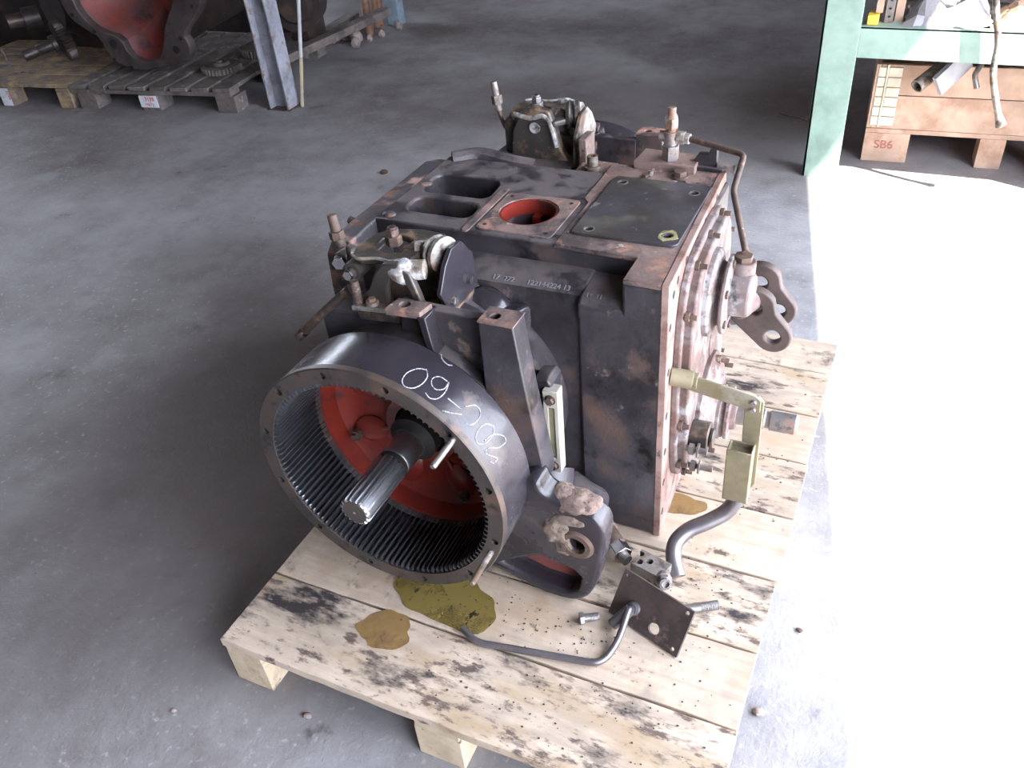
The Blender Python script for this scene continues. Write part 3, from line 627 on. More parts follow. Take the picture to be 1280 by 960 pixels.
# ---- rear plate (turned 2.1 degrees) and its fittings. local: x out, y along the face, z up
RP = Matrix.Translation((.785, .61, 0)) @ Matrix.Rotation(math.radians(2.1), 4, 'Z')
def L(x, y, z): return RP @ Vector((x, y, z))
def LD(x, y, z): return RP.to_3x3() @ Vector((x, y, z))
b = MB(); b.prism([(-.006, .1445), (-.006, .808), (.525, .808), (.525, .1445)], 'x', -.016, .0, RP)
hl = [(.012, z) for z in (.21, .30, .39, .488, .60, .707)] + [(.06, .785), (.13, .79), (.30, .79), (.42, .79), (.50, .76), (.03, .77)]
RPL = b.build('rear_plate', EDGE, G, .002, label='bare pinkish rear mating face')
for y, z in hl: MB().cyl(L(-.004, y, z), L(.0006, y, z), .0085, n=14).build('bolt_hole', HOLE, RPL)
# rear cover: tall rounded casting
cy = .262
out = []
for y, z in ((.10, .775), (.16, .795), (.36, .795), (.43, .77), (.475, .69), (.485, .55), (.475, .35), (.42, .25), (.33, .205), (.19, .205), (.10, .24), (.052, .32), (.048, .45), (.045, .60), (.06, .72)): out.append((y, z))
out = chaikin(out, 1)
b = MB(); b.prism(out, 'x', -.002, .016, RP); b.prism([(cy+(y-cy)*.93, .5+(z-.5)*.95) for y, z in out], 'x', .01, .034, RP)
CV = b.build('rear_cover', WORNPAINT, G, .005, seg=3, label='dusty brown-grey rear cover casting')
for y, z in ((.068, .70), (.058, .565), (.058, .43), (.068, .31), (.13, .235), (.26, .222), (.40, .25), (.46, .36), (.47, .55), (.455, .70), (.38, .775), (.26, .782), (.14, .775)):
    b = MB(); b.hexa(L(.016, y, z), LD(1, 0, 0), .0105, .009); b.cyl(L(.025, y, z), L(.040 if z < .5 or y > .06 else .052, y, z), .0055, n=10); b.build('bolt', RUSTM, CV, .0006)
b = MB(); b.lathe([(.028, .095), (.045, .095), (.050, .088), (.052, .070), (.062, .066), (.066, .085), (.074, .085), (.078, .06)], L(0, .23, .665), LD(1, 0, 0), 48); b.build('bearing_cap', WORNPAINT, CV, .002)
for k in range(6):
    a = PI/6+k*PI/3; b = MB(); b.hexa(L(.07, .23+.072*math.cos(a), .665+.072*math.sin(a)), LD(1, 0, 0), .009, .010); b.build('bolt', RUSTM, CV, .0006)
b = MB(); b.lathe([(.07, .050), (.115, .048), (.122, .040), (.124, .0)], L(0, .24, .665), LD(1, 0, 0), 36, cap=False); b.cyl(L(.092, .25, .66), L(.092, .255, .735), .027, n=24); b.cyl(L(.085, .25, .63), L(.115, .30, .63), .035, .03, n=24)
EL = b.build('pipe_elbow', WORNPAINT, CV, .003)
b = MB(); b.hexa(L(.092, .255, .735), (0, 0, 1), .020, .013); b.build('pipe_nut', RUSTM, EL, .001)
# blank round cap in the middle
b = MB(); b.lathe([(.03, .042), (.037, .040), (.038, .0)], L(0, .30, .50), LD(1, 0, 0), 36, cap=False); b.build('core_plug', WORNPAINT, CV)
# power take-off
zp = .325; yp = .262
b = MB(); b.lathe([(.03, .125), (.045, .125), (.048, .112), (.060, .100), (.064, .075), (.070, .070)], L(0, yp, zp+.02), LD(1, 0, 0), 48); PT = b.build('output_housing', WORNPAINT, CV, .002)
for k in range(7):
    a = .4+k*2*PI/7; b = MB(); b.hexa(L(.047, yp+.110*math.cos(a), zp+.02+.110*math.sin(a)), LD(1, 0, 0), .0105, .012); b.cyl(L(.059, yp+.110*math.cos(a), zp+.02+.110*math.sin(a)), L(.078, yp+.11*math.cos(a), zp+.02+.11*math.sin(a)), .006, n=10); b.build('bolt', RUSTM, PT, .0006)
b = MB(); b.lathe([(.064, .066), (.078, .066), (.080, .058), (.088, .058), (.090, .064), (.098, .064), (.100, .040), (.112, .036)], L(0, yp, zp), LD(1, 0, 0), 40); b.build('seal_ring', WORNPAINT, PT, .001)
b = MB(); b.lathe([(.10, .024), (.175, .024), (.177, .020), (.186, .020), (.188, .024), (.244, .024), (.250, .018)], L(0, yp, zp), LD(1, 0, 0), 36); b.build('output_shaft', DULL, G, .001, label='grooved power output shaft')
# clamp hub behind lever and lever studs
b = MB(); b.cyl(L(.02, .12, .36), L(.075, .12, .36), .035, n=24); b.cyl(L(.075, .12, .36), L(.085, .12, .36), .022, n=18); b.build('side_hub', CAST, CV, .003)
for y, z, l in ((.07, .36, .05), (.10, .285, .06)):
    b = MB(); b.cyl(L(.03, y, z), L(.03+l, y, z), .007, n=12); b.hexa(L(.04, y, z), LD(1, 0, 0), .013, .012); b.cyl(L(.058, y, z), L(.062, y, z), .016, n=16); b.build('stud', DULL, CV)
# pair of drawbar links: cast plates with two eyes
def link(yo, dx, dz):
    o = []
    P = []
    c1 = (.896+dx, .612+dz); c2 = (.942+dx, .548+dz)
    P += [(c1[0]+.047*math.cos(math.radians(a)), c1[1]+.047*math.sin(math.radians(a))) for a in range(165, 29, -15)]
    P += [(.944+dx, .606+dz), (.958+dx, .590+dz)]
    P += [(c2[0]+.040*math.cos(math.radians(a)), c2[1]+.040*math.sin(math.radians(a))) for a in range(50, -140, -15)]
    P += [(.885+dx, .545+dz), (.850+dx, .575+dz)]
    b = MB(); b.prism(P, 'y', yo, yo+.022)
    b.cut([MB().cyl((c[0], yo-.05, c[1]), (c[0], yo+.1, c[1]), .0165, n=24) for c in (c1, c2)])
    return b
b = link(.885, 0, 0); LK = b.build('link_plate', LINKM, G, .004, seg=3, label='brown iron link plate with two holes, front one of the pair')
b = link(.975, -.006, .012); b.build('link_plate', LINKM, G, .004, seg=3, label='brown iron link plate with two holes, rear one of the pair')
b = MB(); b.cyl((.85, .90, .575), (.85, .99, .575), .022, n=20); b.cyl(L(.03, .30, .58), (.865, .93, .575), .026, n=20); b.build('link_pivot', DULL, G)
# control lever: hub, flat arm, upright strap, square socket
YL = .655
b = MB(); b.cyl((.782, YL-.01, .575), (.826, YL, .568), .019, n=20); b.hexa((.826, YL, .568), (1, 0, -.05), .017, .012); LV = b.build('lever_hub', OLIVE, G, .001)
b = MB(); ang = math.atan2(.536-.566, .960-.815)
b.prism([(.815, .585), (.953, .565), (.966, .555), (.966, .526), (.945, .526), (.83, .545), (.815, .548)], 'y', YL-.008, YL-.002); b.build('lever_arm', OLIVE, LV, .0015, label='flat olive lever arm')
b = MB(); b.prism([(.934, .558), (.960, .560), (.971, .548), (.974, .33), (.966, .31), (.945, .31), (.936, .45)], 'y', YL-.002, YL+.004); b.build('lever_strap', OLIVE, LV, .0015)
for z in (.548, .529): b = MB(); b.cyl((.952, YL-.008, z), (.952, YL-.013, z), .0065, .005, n=14); b.build('rivet', DULL, LV)
b = MB(); b.box(.914, .966, YL-.040, YL-.003, .300, .440); b.cut([MB().box(.918, .962, YL-.036, YL-.007, .425, .46)]); b.build('lever_socket', OLIVE, LV, .002, label='square olive socket at the lever end')
b = MB(); b.tube([(.944, .634, .33), (.944, .632, .300), (.926, .618, .262), (.892, .595, .240), (.857, .572, .224), (.838, .545, .205), (.842, .518, .183), (.860, .490, .163)], .0175, 14, 6); b.build('lever_handle', PIPE, LV, label='bent grey tube of the lever reaching down to the pallet')

# ------------------------------------------------------------------ loose parts on the pallet
Z0 = .144
# tilted rusty plate with pipe stub; near-left edge low
p0 = Vector((.765, .418, .230)); p1 = Vector((.927, .360, .230)); p2 = Vector((.909, .303, .1475)); p3 = Vector((.747, .361, .1475))
RB = thing('rusty_plate_bracket', (.80, .39, .144), 'square dark rusty plate with holes and welded pipes, on the pallet front', 'bracket')
def px(u, v): 
    A_ = p0.lerp(p1, u); B_ = p3.lerp(p2, u); return A_.lerp(B_, v)
nrm = (p1-p0).cross(p3-p0).normalized()
if nrm.y > 0: nrm = -nrm
b = MB(); vs = [p0, p1, p2, p3]
t = [b.bm.verts.new(q+nrm*.0) for q in vs]; u_ = [b.bm.verts.new(q-nrm*.007) for q in vs]
b.face(t); b.face(u_[::-1])
for i in range(4): b.face([t[i], t[(i+1) % 4], u_[(i+1) % 4], u_[i]])
b.cut([MB().cyl(px(.62, .76)-nrm*.03, px(.62, .76)+nrm*.03, .0125, n=24)]+[MB().cyl(px(u, v)-nrm*.03, px(u, v)+nrm*.03, .0045, n=12) for u, v in ((.07, .09), (.93, .1), (.92, .9))])
b.build('plate', LINKM, RB, .0012)
k = px(.30, .62)
b = MB(); b.cyl(k-nrm*.002, k+nrm*.016, .0125, n=20); b.cyl(k+nrm*.012, k+nrm*.02, .009, n=20); b.torus(k+nrm*.003, nrm, .012, .003); b.build('weld_collar', PIPE, RB)
b = MB(); b.bent([k+nrm*.010, k+nrm*.024, Vector((.792, .290, .156)), Vector((.778, .232, .1520)), Vector((.520, .187, .1520)), Vector((.480, .206, .1560))], .0072, .03, 14, 6); b.build('bent_pipe', PIPE, RB, label='long thin grey pipe bent in an arc along the pallet')
b = MB(); e = k+nrm*.016; q1 = Vector((.768, .325, .1575)); dq = (q1-e).normalized(); b.cyl(e, q1, .0125, n=20); b.cut([MB().cyl(q1-dq*.014, q1+dq*.02, .0100, n=20)]); b.build('short_pipe', PIPE, RB)
def bolt_thing(p, d, r, ln, hr, hh, label, m=DULL):
    d = Vector(d).normalized(); p = Vector(p); T_ = thing('bolt', (p.x, p.y, Z0), label, 'bolt')
    b = MB(); b.hexa(p, d, hr, hh); b.build('head', m, T_, .0008)
    pr = [(hh, r), (hh+ln*.45, r)]; y = hh+ln*.45
    while y < hh+ln: pr += [(y, r*.9), (y+.0015, r), (y+.003, r*.9)]; y += .003
    b = MB(); b.lathe(pr, p, d, 14); b.build('shank', m, T_, angle=60); return T_
bolt_thing((.700, .3150, Z0+.0135), (.84, .50, 0), .0085, .030, .0145, .009, 'hexagon bolt lying at the left edge of the rusty plate')
bolt_thing((.888, .412, Z0+.012), (.83, .50, 0), .0105, .070, .0105, .010, 'thick threaded rod lying to the right of the rusty plate')
# hydraulic cylinder end / hose with blue-grey nut lying behind the plate
H = thing('hose_fitting', (.70, .50, Z0), 'dark hose end with bright steel hexagon nut, lying against the gearbox lug', 'fitting')
b = MB(); b.cyl((.665, .560, Z0+.034), (.715, .512, Z0+.032), .0235, n=20); b.cyl((.645, .575, Z0+.034), (.68, .545, Z0+.034), .028, n=20); b.build('sleeve', RUSTM, H, .002)
b = MB(); b.hexa((.712, .515, Z0+.032), (.72, -.69, -.02), .0245, .032, .3); b.build('nut', STEEL, H, .0015)
b = MB(); b.cyl((.734, .494, Z0+.031), (.748, .485, Z0+.030), .013, n=16); b.build('nose', DULL, H)
# perforated dirty block with bolt and bright nut
K = thing('perforated_block', (.80, .478, Z0), 'dirty grey steel block with round holes, behind the rusty plate', 'block')
b = MB(); b.obox((.804, .474, Z0+.029), (.074, .046, .056), -.25); b.cut([MB().cyl((x, y, Z0+.04), (x, y, Z0+.09), .0075, n=16) for x, y in ((.776, .492), (.800, .478), (.780, .470))]); b.build('body', ZINC, K, .003)
b = MB(); c = Vector((.842, .443, Z0+.050)); d = Vector((.35, -.75, .45)).normalized(); b.cyl(c-d*.02, c, .0175, n=24); b.hexa(c, d, .0155, .012); b.build('flange_bolt', DULL, K, .0008)
b = MB(); b.lathe([(.012, .0125), (.020, .0125), (.020, .008), (.012, .008)], c, d, 24, closed=True, cap=False); b.build('sleeve', STEEL, K)
# oily crumbs strewn over the boards: uncountable
b = MB()
for cx, cy, sx, sy, n_ in ((.60, .30, .09, .04, 50), (.72, .26, .07, .03, 35), (.95, .52, .05, .06, 45), (.93, .30, .06, .08, 40), (.96, .90, .05, .15, 45), (.78, .13, .12, .05, 45), (.55, .10, .15, .05, 40), (.42, .29, .06, .03, 25)):
    for _ in range(n_):
        x = random.gauss(cx, sx); y = random.gauss(cy, sy); r = random.uniform(.0008, .0024)
        if not (.01 < x < 1.04 and .01 < y < 1.5): continue
        g = bmesh.ops.create_icosphere(b.bm, subdivisions=1, radius=r)
        for v in g['verts']: v.co = Vector((v.co.x*random.uniform(.8, 1.6), v.co.y*random.uniform(.7, 1.3), v.co.z*.5))+Vector((x, y, Z0+r*.55+.0006))
tag(b.build('oily_crumbs', DARKC, None), 'dark oily crumbs strewn over the pale pallet boards', 'debris', None, 'stuff')
# thin wire and small pebbles/chips
for i, (x, y, z, r, lb) in enumerate(((1.078, .337, 0, .010, 'small brown pebble on the floor right of the pallet'), (.204, -.02, 0, .008, 'pale pebble on the floor before the pallet'),
        (-1.161, 2.537, 0, .016, 'dark metal chip on the open floor behind the gearbox'), (.60, .462, Z0, .006, 'dark crumb on the pallet under the lug'), (1.12, .57, 0, .006, 'tiny chip on the floor beside the pallet'),
        (-.08, -.12, 0, .006, 'tiny stone on the floor at lower left'), (-.45, 2.1, 0, .008, 'dark crumb on the floor behind the far brake lever'))):
    b = MB(); b.ball((x, y, z+r*.6), r, (1.3, 1, .62), jit=.18); single(b, 'pebble', STONE if i in (1, 0, 5) else RUSTM, (x, y, z), lb, 'pebble', 'pebbles and chips lying about')
b = MB(); b.tube([(.50, 3.73, .008), (.53, 3.70, .012), (.56, 3.71, .006), (.60, 3.68, .010), (.66, 3.66, .006)], .005, 8); single(b, 'wire', RUSTM, (.58, 3.69, 0), 'short dark twisted wire on the floor left of the green leg', 'wire')

DARKI = mat('oily_black_iron', (.045, .036, .034), .45, .3, [((.09, .06, .05), 7, .56, .07)], (50, .3, .004))
# ------------------------------------------------------------------ left background: pallets with parts
R8 = math.radians(8.0)
PM = Matrix.Translation((-2.5, 3.08, 0)) @ Matrix.Rotation(R8, 4, 'Z')
def PB(b, x0, x1, y0, y1, z0, z1): b.box(x0, x1, y0, y1, z0, z1, PM); return b
OP = thing('wooden_pallet', tuple(PM @ Vector((-.5, .5, 0))), 'grey weathered pallet under the bell housing beside the grey steel post', 'pallet')
for i in range(8):
    x0 = -1.16+.147*i; b = MB(); PB(b, x0, x0+.115, random.uniform(-.012, .006), 1.15, .122, .146); b.build('plank', OLDW, OP, .003)
for y0 in (-.0, .52, 1.05):
    b = MB(); PB(b, -1.16, -.02, y0, y0+.10, .097, .1215); b.build('stringer', OLDW, OP, .002)
    for x0 in (-1.12, -.66, -.13):
        b = MB(); PB(b, x0, x0+.13, y0, y0+.13, 0, .0965); b.build('block', OLDW, OP, .003)
b = MB(); PB(b, -.665, -.54, -.005, -.001, .022, .092); lab = b.build('paper_label', WHITEP, OP, label='white paper label with red print')
textmesh('3198', .034, REDINK, OP, PM @ Matrix.Translation((-.625, -.0062, .062)) @ Matrix.Rotation(PI/2, 4, 'X'), 'label_print')
textmesh('19872', .026, REDINK, OP, PM @ Matrix.Translation((-.635, -.0062, .030)) @ Matrix.Rotation(PI/2, 4, 'X'), 'label_print')
NP = thing('wooden_pallet', tuple(PM @ Vector((-1.8, .5, 0))), 'tan pallet at the far left edge with lengthwise boards', 'pallet')
for i in range(5):
    b = MB(); PB(b, -2.4, -1.175, .02+.19*i-.01, .02+.19*i+.165, .120, .145); b.build('plank', TANW, NP, .003)
for x0 in (-2.38, -1.72, -1.275):
    w_ = .10 if x0 > -1.6 else .075
    b = MB(); PB(b, x0, x0+w_, .0, .95, .097, .1195); b.build('stringer', TANW, NP, .002)
    for y0 in (.0, .42, .84): b = MB(); PB(b, x0, x0+w_, y0, y0+.12, 0, .0965); b.build('block', TANW, NP, .002)
b = MB(); PB(b, -1.722, -1.648, -.005, -.001, .006, .115); b.build('paper_label', WHITEP, NP, label='white paper label with red print')
textmesh('3798', .030, REDINK, NP, PM @ Matrix.Translation((-1.66, -.0062, .105)) @ Matrix.Rotation(-PI/2, 4, 'Y') @ Matrix.Rotation(PI, 4, 'Y') @ Matrix.Rotation(PI/2, 4, 'X') , 'label_print')

# bell housing with red inside
BM = Matrix.Translation((-3.17, 3.20, .64)) @ Matrix.Rotation(math.radians(4), 4, 'Z')
BH = thing('bell_housing', (-3.17, 3.5, .146), 'large dark bell housing with red inside, standing on the grey pallet', 'casting')
R_ = lambda a, r: (r*math.cos(math.radians(a)), r*math.sin(math.radians(a)))
outl = chaikin([(-.58, .20), (-.555, -.05), (-.52, -.165), (-.44, -.22), (-.335, -.275), (-.315, -.375), (-.255, -.43), (-.13, -.462), (.07, -.442), (.26, -.40), (.31, -.36), (.33, -.29), (.30, -.24), (.44, -.13), (.50, -.06), (.55, .1), (.55, .4), (.3, .62), (-.35, .62)], 1)
inn = chaikin([(-.47, .20), (-.45, -.08), (-.41, -.17), (-.32, -.235), (-.175, -.266), (-.155, -.37), (-.06, -.41), (.07, -.385), (.14, -.30), (.17, -.21), (.29, -.07), (.40, .1), (.40, .36), (.2, .50), (-.3, .50)], 1)
b = MB(); b.prism(outl, 'y', -.03, .03, BM); b.cut([MB().prism(inn, 'y', -.2, .2, BM)]); FB = b.build('flange', mat('dark_flange_iron', (.085, .068, .066), .5, .3, [((.045, .035, .034), 7, .55, .08)], (50, .2, .004)), BH, .006, seg=3)
for x, z, r in ((-.245, -.305, .026), (.225, -.325, .024), (-.36, -.235, .012), (-.49, -.14, .012), (-.16, -.44, .010), (-.28, -.40, .010), (.28, -.26, .012), (.43, -.08, .012)):
    MB().cyl(BM @ Vector((x, -.036, z)), BM @ Vector((x, -.028, z)), r, n=16).build('bolt_hole', HOLE, FB)
def scaled(P, k, cx=0, cz=0): return [(cx+(x-cx)*k, cz+(z-cz)*k) for x, z in P]
b = MB(); b.rings([[BM @ Vector((x, y, z)) for x, z in scaled(inn, k, 0, .05)] for y, k in ((-.0, 1.01), (.10, .96), (.25, .80), (.34, .62), (.36, .30))], cap=False); b.face([v for v in b.bm.verts][-len(inn):]); b.build('bell_inside', REDPALE, BH, label='red painted inside of the bell')
b = MB(); b.rings([[BM @ Vector((x, y, z)) for x, z in scaled(inn, k, 0, .05)] for y, k in ((.02, 1.05), (.12, 1.07), (.40, .95), (.9, .9), (1.0, .8))], cap=False); b.build('bell_body', DARKI, BH, angle=50)
b = MB(); b.cyl(BM @ Vector((0, .30, .1)), BM @ Vector((0, .12, .1)), .14, .12, 32); b.build('hub', REDPALE, BH, .006)
# differential-like shaft with gear on tan pallet
SF = thing('geared_shaft', (-4.08, 3.35, .146), 'dark gear on a short splined shaft, lying on the tan pallet', 'gear')
s0 = Vector((-4.20, 3.10, .235)); s1 = Vector((-4.03, 3.42, .295)); dd = (s1-s0).normalized()
b = MB(); b.lathe([(0, .022), (0, .034), (.09, .034), (.093, .030), (.10, .034), (.19, .034), (.19, .055), (.22, .055), (.222, .04)], s0, dd, 28); b.build('shaft', DARKI, SF, .001)
b = MB(); T2 = 40; rg = []
for t, s_ in ((.24, .93), (.25, 1), (.30, 1), (.31, .93)):
    rg.append([s0+dd*t+(frame(dd)[0]*math.cos(2*PI*j/(T2*2))+frame(dd)[1]*math.sin(2*PI*j/(T2*2)))*(.128 if (j//1) % 2 else .118)*s_ for j in range(T2*2)])
b.rings(rg); b.build('gear_wheel', DARKI, SF, angle=20)
b = MB(); b.tube([(-4.42, 3.12, .26), (-4.30, 3.05, .20), (-4.24, 3.02, .156), (-4.20, 3.03, .156), (-4.12, 3.08, .156)], .007, 8); single(b, 'bent_rod', DULL, (-4.24, 3.03, .146), 'thin bright bent rod at the left picture edge by the geared shaft', 'rod')
# another dark assembly behind at the left
b = MB(); b.lathe([(0, .05), (0, .16), (.06, .17), (.12, .24), (.5, .26), (.55, .2), (.56, .1)], (-4.35, 3.55, .42), (.25, .95, .0), 40); b.box(-4.6, -4.1, 3.62, 4.1, .146, .24); single(b, 'transmission_casing', DARKI, (-4.3, 3.8, .146), 'dark round transmission casing behind the geared shaft', 'casting')
b = MB(); b.lathe([(0, .03), (0, .045), (.10, .045), (.10, .07), (.2, .07)], (-4.43, 3.25, .40), (.55, .8, 0), 24); single(b, 'input_shaft', DARKI, (-4.4, 3.3, .4), 'short dark shaft jutting from the casing at the left edge', 'shaft')
# two gears on the grey pallet corner
def gear(loc, r, nt, label, th=.035):
    T_ = thing('gear', loc, label, 'gear', 'dusty gears on the grey pallet'); x, y, z = loc
    def rg_(zz, s_=1): return [Vector((x+(r if (j//2) % 2 else r*.92)*s_*math.cos(2*PI*j/(nt*4)), y+(r if (j//2) % 2 else r*.92)*s_*math.sin(2*PI*j/(nt*4)), zz)) for j in range(nt*4)]
    b = MB(); b.rings([rg_(z, .97), rg_(z+.004), rg_(z+th-.004), rg_(z+th, .97)]); b.build('toothed_wheel', OLDG, T_, angle=25)
    b = MB(); b.lathe([(th, r*.78), (th+.004, r*.74), (th+.002, r*.46), (th+.012, r*.42), (th+.018, r*.36), (th+.018, r*.22), (th+.005, r*.20)], loc, (0, 0, 1), 36, cap=True); b.build('hub', OLDG, T_)
    return T_
OLDG = mat('dusty_gear_steel', (.18, .155, .14), .6, .3, [((.10, .085, .075), 9, .55, .07)], (60, .2, .003))
gear((-2.80, 3.36, .147), .125, 34, 'dusty gear lying on the near corner of the grey pallet')
gear((-2.78, 3.72, .147), .135, 38, 'second dusty gear behind the first, beside the grey post', .045)
# grey steel post (I section) and thin pole
IP = thing('steel_post', (-2.27, 3.22, 0), 'grey painted steel I-section post at the pallet corner', 'post')
lean = Matrix.Translation((-2.27, 3.22, 0)) @ Matrix.Rotation(math.radians(2.0), 4, 'Z')
b = MB(); b.box(.048, .060, -.035, .075, 0, 3.2, lean); b.build('flange', GREY, IP, .002)
b = MB(); b.box(-.075, -.063, -.035, .075, 0, 3.2, lean); b.build('flange', GREY, IP, .002)
b = MB(); b.box(-.063, .048, .015, .026, 0, 3.2, lean); b.build('web', GREY, IP)
b = MB(); b.box(-.09, .075, -.045, .09, 0, .006, lean); b.build('foot', RUSTM, IP)
b = MB(); b.cyl((-2.175, 3.27, 0), (-2.13, 3.30, .28), .011, n=10); PO = thing('thin_pole', (-2.175, 3.27, 0), 'thin leaning pole, yellow below and white above, right of the grey post', 'pole')
b.build('lower_end', mat('worn_yellow_white', (.48, .40, .24), .7, 0, [((.30, .26, .24), 9, .5, .06)]), PO)
b = MB(); b.cyl((-2.13, 3.30, .28), (-1.97, 3.42, 1.4), .011, n=10); b.build('upper_end', mat('worn_white', (.42, .42, .43), .7), PO)
b = MB(); b.box(-4.6, -2.75, 5.75, 5.85, 0, 1.9); b.box(-2.83, -2.75, 5.70, 5.75, 0, 1.9); b.box(-4.6, -4.52, 5.70, 5.75, 0, 1.9); single(b, 'storage_cabinet', DARKI, (-3.7, 5.8, 0), 'added dark panel far behind the leaning brown tubes, hiding bright floor sheen', 'cabinet')  # added panel that hides the window's bright sheen on the floor beyond
# rack brace behind
b = MB(); b.prism([(-2.83, 4.42), (-2.74, 4.44), (-2.80, 4.9), (-2.90, 4.88)], 'z', 0, .10); single(b, 'timber_block', OLDW, (-2.7, 4.6, 0), 'weathered timber lying behind the thin pole', 'timber', bevel=.004)
b = MB(); b.obox((-2.46, 4.05, .17), (.08, 1.3, .05), math.radians(-3)); single(b, 'timber_beam', OLDW, (-2.46, 4.05, .14), 'long grey beam lying behind the steel post', 'timber', bevel=.003)
b = MB(); b.box(-5.4, -3.15, 4.6, 4.7, 0, 1.9); b.box(-5.4, -3.15, 4.55, 4.6, .6, .68); b.box(-3.25, -3.15, 4.5, 4.6, 0, 1.9); single(b, 'storage_cabinet', DARKI, (-4.2, 4.6, 0), 'dark brown cabinet back standing behind the left pallets', 'cabinet')
b = MB(); b.box(-7.2, -4.75, 3.9, 4.0, 0, 1.9); b.box(-4.83, -4.75, 3.86, 3.9, 0, 1.9); single(b, 'storage_cabinet', DARKI, (-6, 3.95, 0), 'dark cabinet beyond the left picture edge behind the tan pallet', 'cabinet')
b = MB()
b.lathe([(-.2, .10), (0, .16), (.16, .17), (.16, .12), (.20, .10), (.20, .04)], (-2.63, 4.06, .40), (.3, -1, 0), 32); b.box(-2.73, -2.60, 4.0, 4.2, .15, .40); single(b, 'round_casting', DARKI, (-2.65, 4.1, .15), 'dark round casting behind the grey post', 'casting')
for i, (x0, y0, x1, y1, r) in enumerate(((-2.58, 4.68, -3.05, 5.3, .030), (-2.63, 4.86, -3.0, 5.45, .028), (-2.66, 4.95, -2.92, 5.55, .024))):
    b = MB(); b.cyl((x0, y0, 0), (x1, y1, 1.7), r, n=14)
    single(b, 'brown_tube', BROWNP, (x0, y0, 0), ['nearest and leftmost of three leaning brown tubes', 'middle one of three leaning brown tubes', 'rearmost of three leaning brown tubes, next to the blue post'][i], 'tube', 'leaning brown tubes')
b = MB(); b.box(-2.60, -2.50, 4.96, 5.05, 0, 1.6); single(b, 'blue_post', BLUEG, (-2.55, 5.0, 0), 'blue-grey post standing beside the brown tubes', 'post', bevel=.004)
sl_ = ['pinkish stone upright beside the brown tube feet', 'taller pale stone left of the tube feet', 'small whitish stone before the tube feet', 'flat stone at the foot of the brown tubes', 'little stone at the foot of the blue post', 'round grey stone by the lying timber']
for (x, y, r), lb in zip(((-2.58, 4.50, .055), (-2.70, 4.55, .05), (-2.50, 4.55, .028), (-2.47, 4.66, .03), (-2.44, 4.86, .03), (-2.52, 4.40, .04)), sl_):
    b = MB(); b.ball((x, y, r*.8), r, (.8, .8, 1.0), jit=.15); single(b, 'stone', STONE, (x, y, 0), lb, 'stone', 'stones at the feet of the brown tubes')

# ------------------------------------------------------------------ right background: green frame, crate
GF = thing('green_steel_frame', (.8, 3.05, 0), 'pale green steel stand with a broad leg and cross beam', 'stand')
b = MB(); b.box(.722, .868, 3.0, 3.012, 0, 1.6); b.box(.722, .734, 3.0, 3.10, 0, 1.6); b.build('leg', GREEN, GF, .002)
b = MB(); b.box(.868, 1.93, 3.002, 3.014, .515, .635); b.box(.868, 1.93, 3.002, 3.09, .625, .6355); b.build('cross_beam', GREEN, GF, .002)
b = MB(); b.box(.89, 1.85, 3.09, 3.75, .600, .612); b.build('shelf_sheet', OLDG, GF)
b = MB(); b.box(1.79, 1.93, 3.0, 3.012, 0, 1.6); b.build('leg', GREEN, GF, .002)
CM = Matrix.Translation((.94, 3.235, 0)) @ Matrix.Rotation(math.radians(3.5), 4, 'Z')
CR = thing('wooden_crate', (1.35, 3.6, 0), 'pale wooden crate with metal corner hinges beneath the green beam', 'crate')
def CB(x0, x1, y0, y1, z0, z1, nm, m=CRATEW, bv=.002, lb=None):
    b = MB(); b.box(x0, x1, y0, y1, z0, z1, CM); return b.build(nm, m, CR, bv, label=lb)
for x0, x1 in ((0, .185), (.46, .56), (.68, .76)):
    CB(x0, x1, 0, .12, 0.0, .130, 'foot_block')
    CB(x0, x1, .55, .67, 0.0, .130, 'foot_block')
CB(0, .76, .0, .68, .130, .150, 'deck_board')
CB(0.02, .76, .0, .022, .151, .295, 'side_board'); CB(0.02, .76, .0, .022, .298, .425, 'side_board')
CB(0.02, .76, .66, .68, .151, .425, 'side_board'); CB(0.0, .019, .0, .68, .151, .425, 'side_board'); CB(.74, .76, .03, .65, .151, .425, 'side_board')
for k in range(6): CB(.012, .042, -.004, .0, .165+.042*k, .203+.042*k, 'hinge_leaf', HINGEM, .001)
for k in range(6): CB(.052, .105, -.004, .0, .165+.042*k, .203+.042*k, 'hinge_leaf', HINGEM, .001)
CB(.043, .051, -.008, .0, .16, .425, 'hinge_pin', HINGEM, .001)
textmesh('SB6', .052, BROWNINK, CR, CM @ Matrix.Translation((.045, -.0018, .062)) @ Matrix.Rotation(PI/2, 4, 'X'), 'foot_lettering')
# things in the crate and on the shelf
b = MB(); b.cyl((1.11, 3.10, .385), (1.19, 3.20, .44), .028, n=20); b.cut([MB().cyl((1.10, 3.09, .379), (1.13, 3.12, .397), .022, n=20)]); single(b, 'pipe_end', ZINC, (1.13, 3.14, .40), 'short fat grey pipe sticking out under the green beam', 'pipe')
b = MB(); b.obox((1.23, 3.13, .44), (.020, .16, .09), -.75, .6); single(b, 'steel_bracket', PLASTIC, (1.23, 3.13, .40), 'pale flat bracket poking out under the beam right of the fat pipe', 'bracket')
b = MB(); b.bent([(1.33, 3.12, .385), (1.31, 3.14, .43), (1.33, 3.2, .46)], .011, .02); single(b, 'steel_hook', DULL, (1.28, 3.18, .40), 'small dark hook under the beam over the crate', 'hook')
b = MB(); b.box(.885, .925, 3.02, 3.10, .636, .672); single(b, 'yellow_block', YELW, (.905, 3.06, .636), 'small yellow block on the beam next to the green leg', 'block', bevel=.003)
b = MB(); b.box(.945, .975, 3.06, 3.09, .6365, 1.1); 
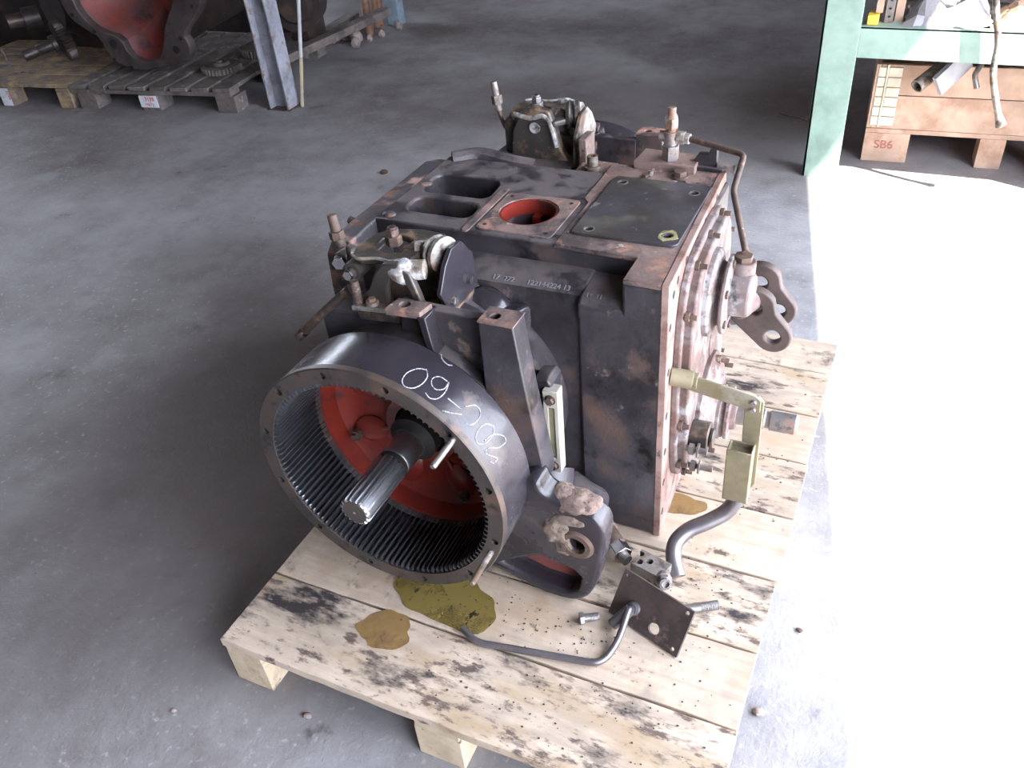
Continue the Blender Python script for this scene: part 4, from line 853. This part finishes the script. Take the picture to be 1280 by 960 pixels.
b.cut([MB().cyl((.96, 3.0, .66+.03*k), (.96, 3.075, .66+.03*k), .005, n=10) for k in range(9)]); single(b, 'perforated_strip', DULL, (.96, 3.075, .6355), 'upright steel strip with a row of holes behind the green beam', 'strip')
b = MB(); b.box(.91, .935, 3.05, 3.08, .675, 1.1); single(b, 'upright_batten', CRATEW, (.92, 3.07, .675), 'upright pale wooden batten between the green leg and the perforated strip', 'batten')
b = MB(); b.box(.98, 1.01, 3.10, 3.12, .613, 1.1); single(b, 'upright_batten', CRATEW, (1.0, 3.11, .613), 'upright pale wooden batten right of the perforated strip', 'batten')
def crumple(x0, x1, y0, y1, z, h, seed):
    rnd = random.Random(seed); b = MB(); n = 9; V = []
    for i in range(n+1):
        for j in range(n+1):
            u, v = i/n, j/n; e = min(u, v, 1-u, 1-v)*4
            V.append(b.bm.verts.new((x0+(x1-x0)*u+rnd.uniform(-.01, .01), y0+(y1-y0)*v+rnd.uniform(-.01, .01), z+min(1, e)*h*(.5+.7*rnd.random()))))
    for i in range(n):
        for j in range(n): b.face([V[i*(n+1)+j], V[(i+1)*(n+1)+j], V[(i+1)*(n+1)+j+1], V[i*(n+1)+j+1]])
    Bm = [b.bm.verts.new((x, y, z)) for x, y in ((x0, y0), (x1, y0), (x1, y1), (x0, y1))]
    b.face(Bm); return b
single(crumple(1.02, 1.32, 3.03, 3.35, .636, .10, 4), 'plastic_sheet', PLASTIC, (1.17, 3.2, .636), 'crumpled pale grey plastic sheet on the shelf behind the beam', 'sheet', angle=15)
single(crumple(1.34, 1.60, 3.05, 3.30, .636, .07, 6), 'cardboard_scrap', CRATEW, (1.45, 3.17, .636), 'brown cardboard scrap at the right edge on the shelf', 'cardboard', angle=15)
b = MB(); b.bent([(1.02, 3.06, .765), (1.30, 3.10, .79), (1.6, 3.10, .79)], .012, .05); single(b, 'dark_bar', RUSTM, (1.2, 3.1, .64), 'dark bar lying across the plastic sheet', 'bar')
b = MB(); b.box(1.0, 1.75, 3.50, 3.70, .613, .85); single(b, 'brown_box', OLDW, (1.45, 3.6, .613), 'dark brown box at the back of the shelf', 'box', bevel=.004)
RO = thing('hanging_rod', (1.40, 2.95, .31), 'long pale metal rod with flared end hanging before the green beam', 'rod')
b = MB(); b.tube([(1.30, 2.975, .80), (1.325, 2.972, .70), (1.355, 2.968, .60), (1.362, 2.965, .50), (1.395, 2.955, .40), (1.42, 2.95, .34)], .012, 12, 4); b.build('shaft', ZINC, RO)
b = MB(); b.lathe([(0, .012), (.03, .017), (.05, .02), (.055, .014)], (1.415, 2.951, .35), (.42, -.06, -.9), 16); b.build('flared_end', ZINC, RO)
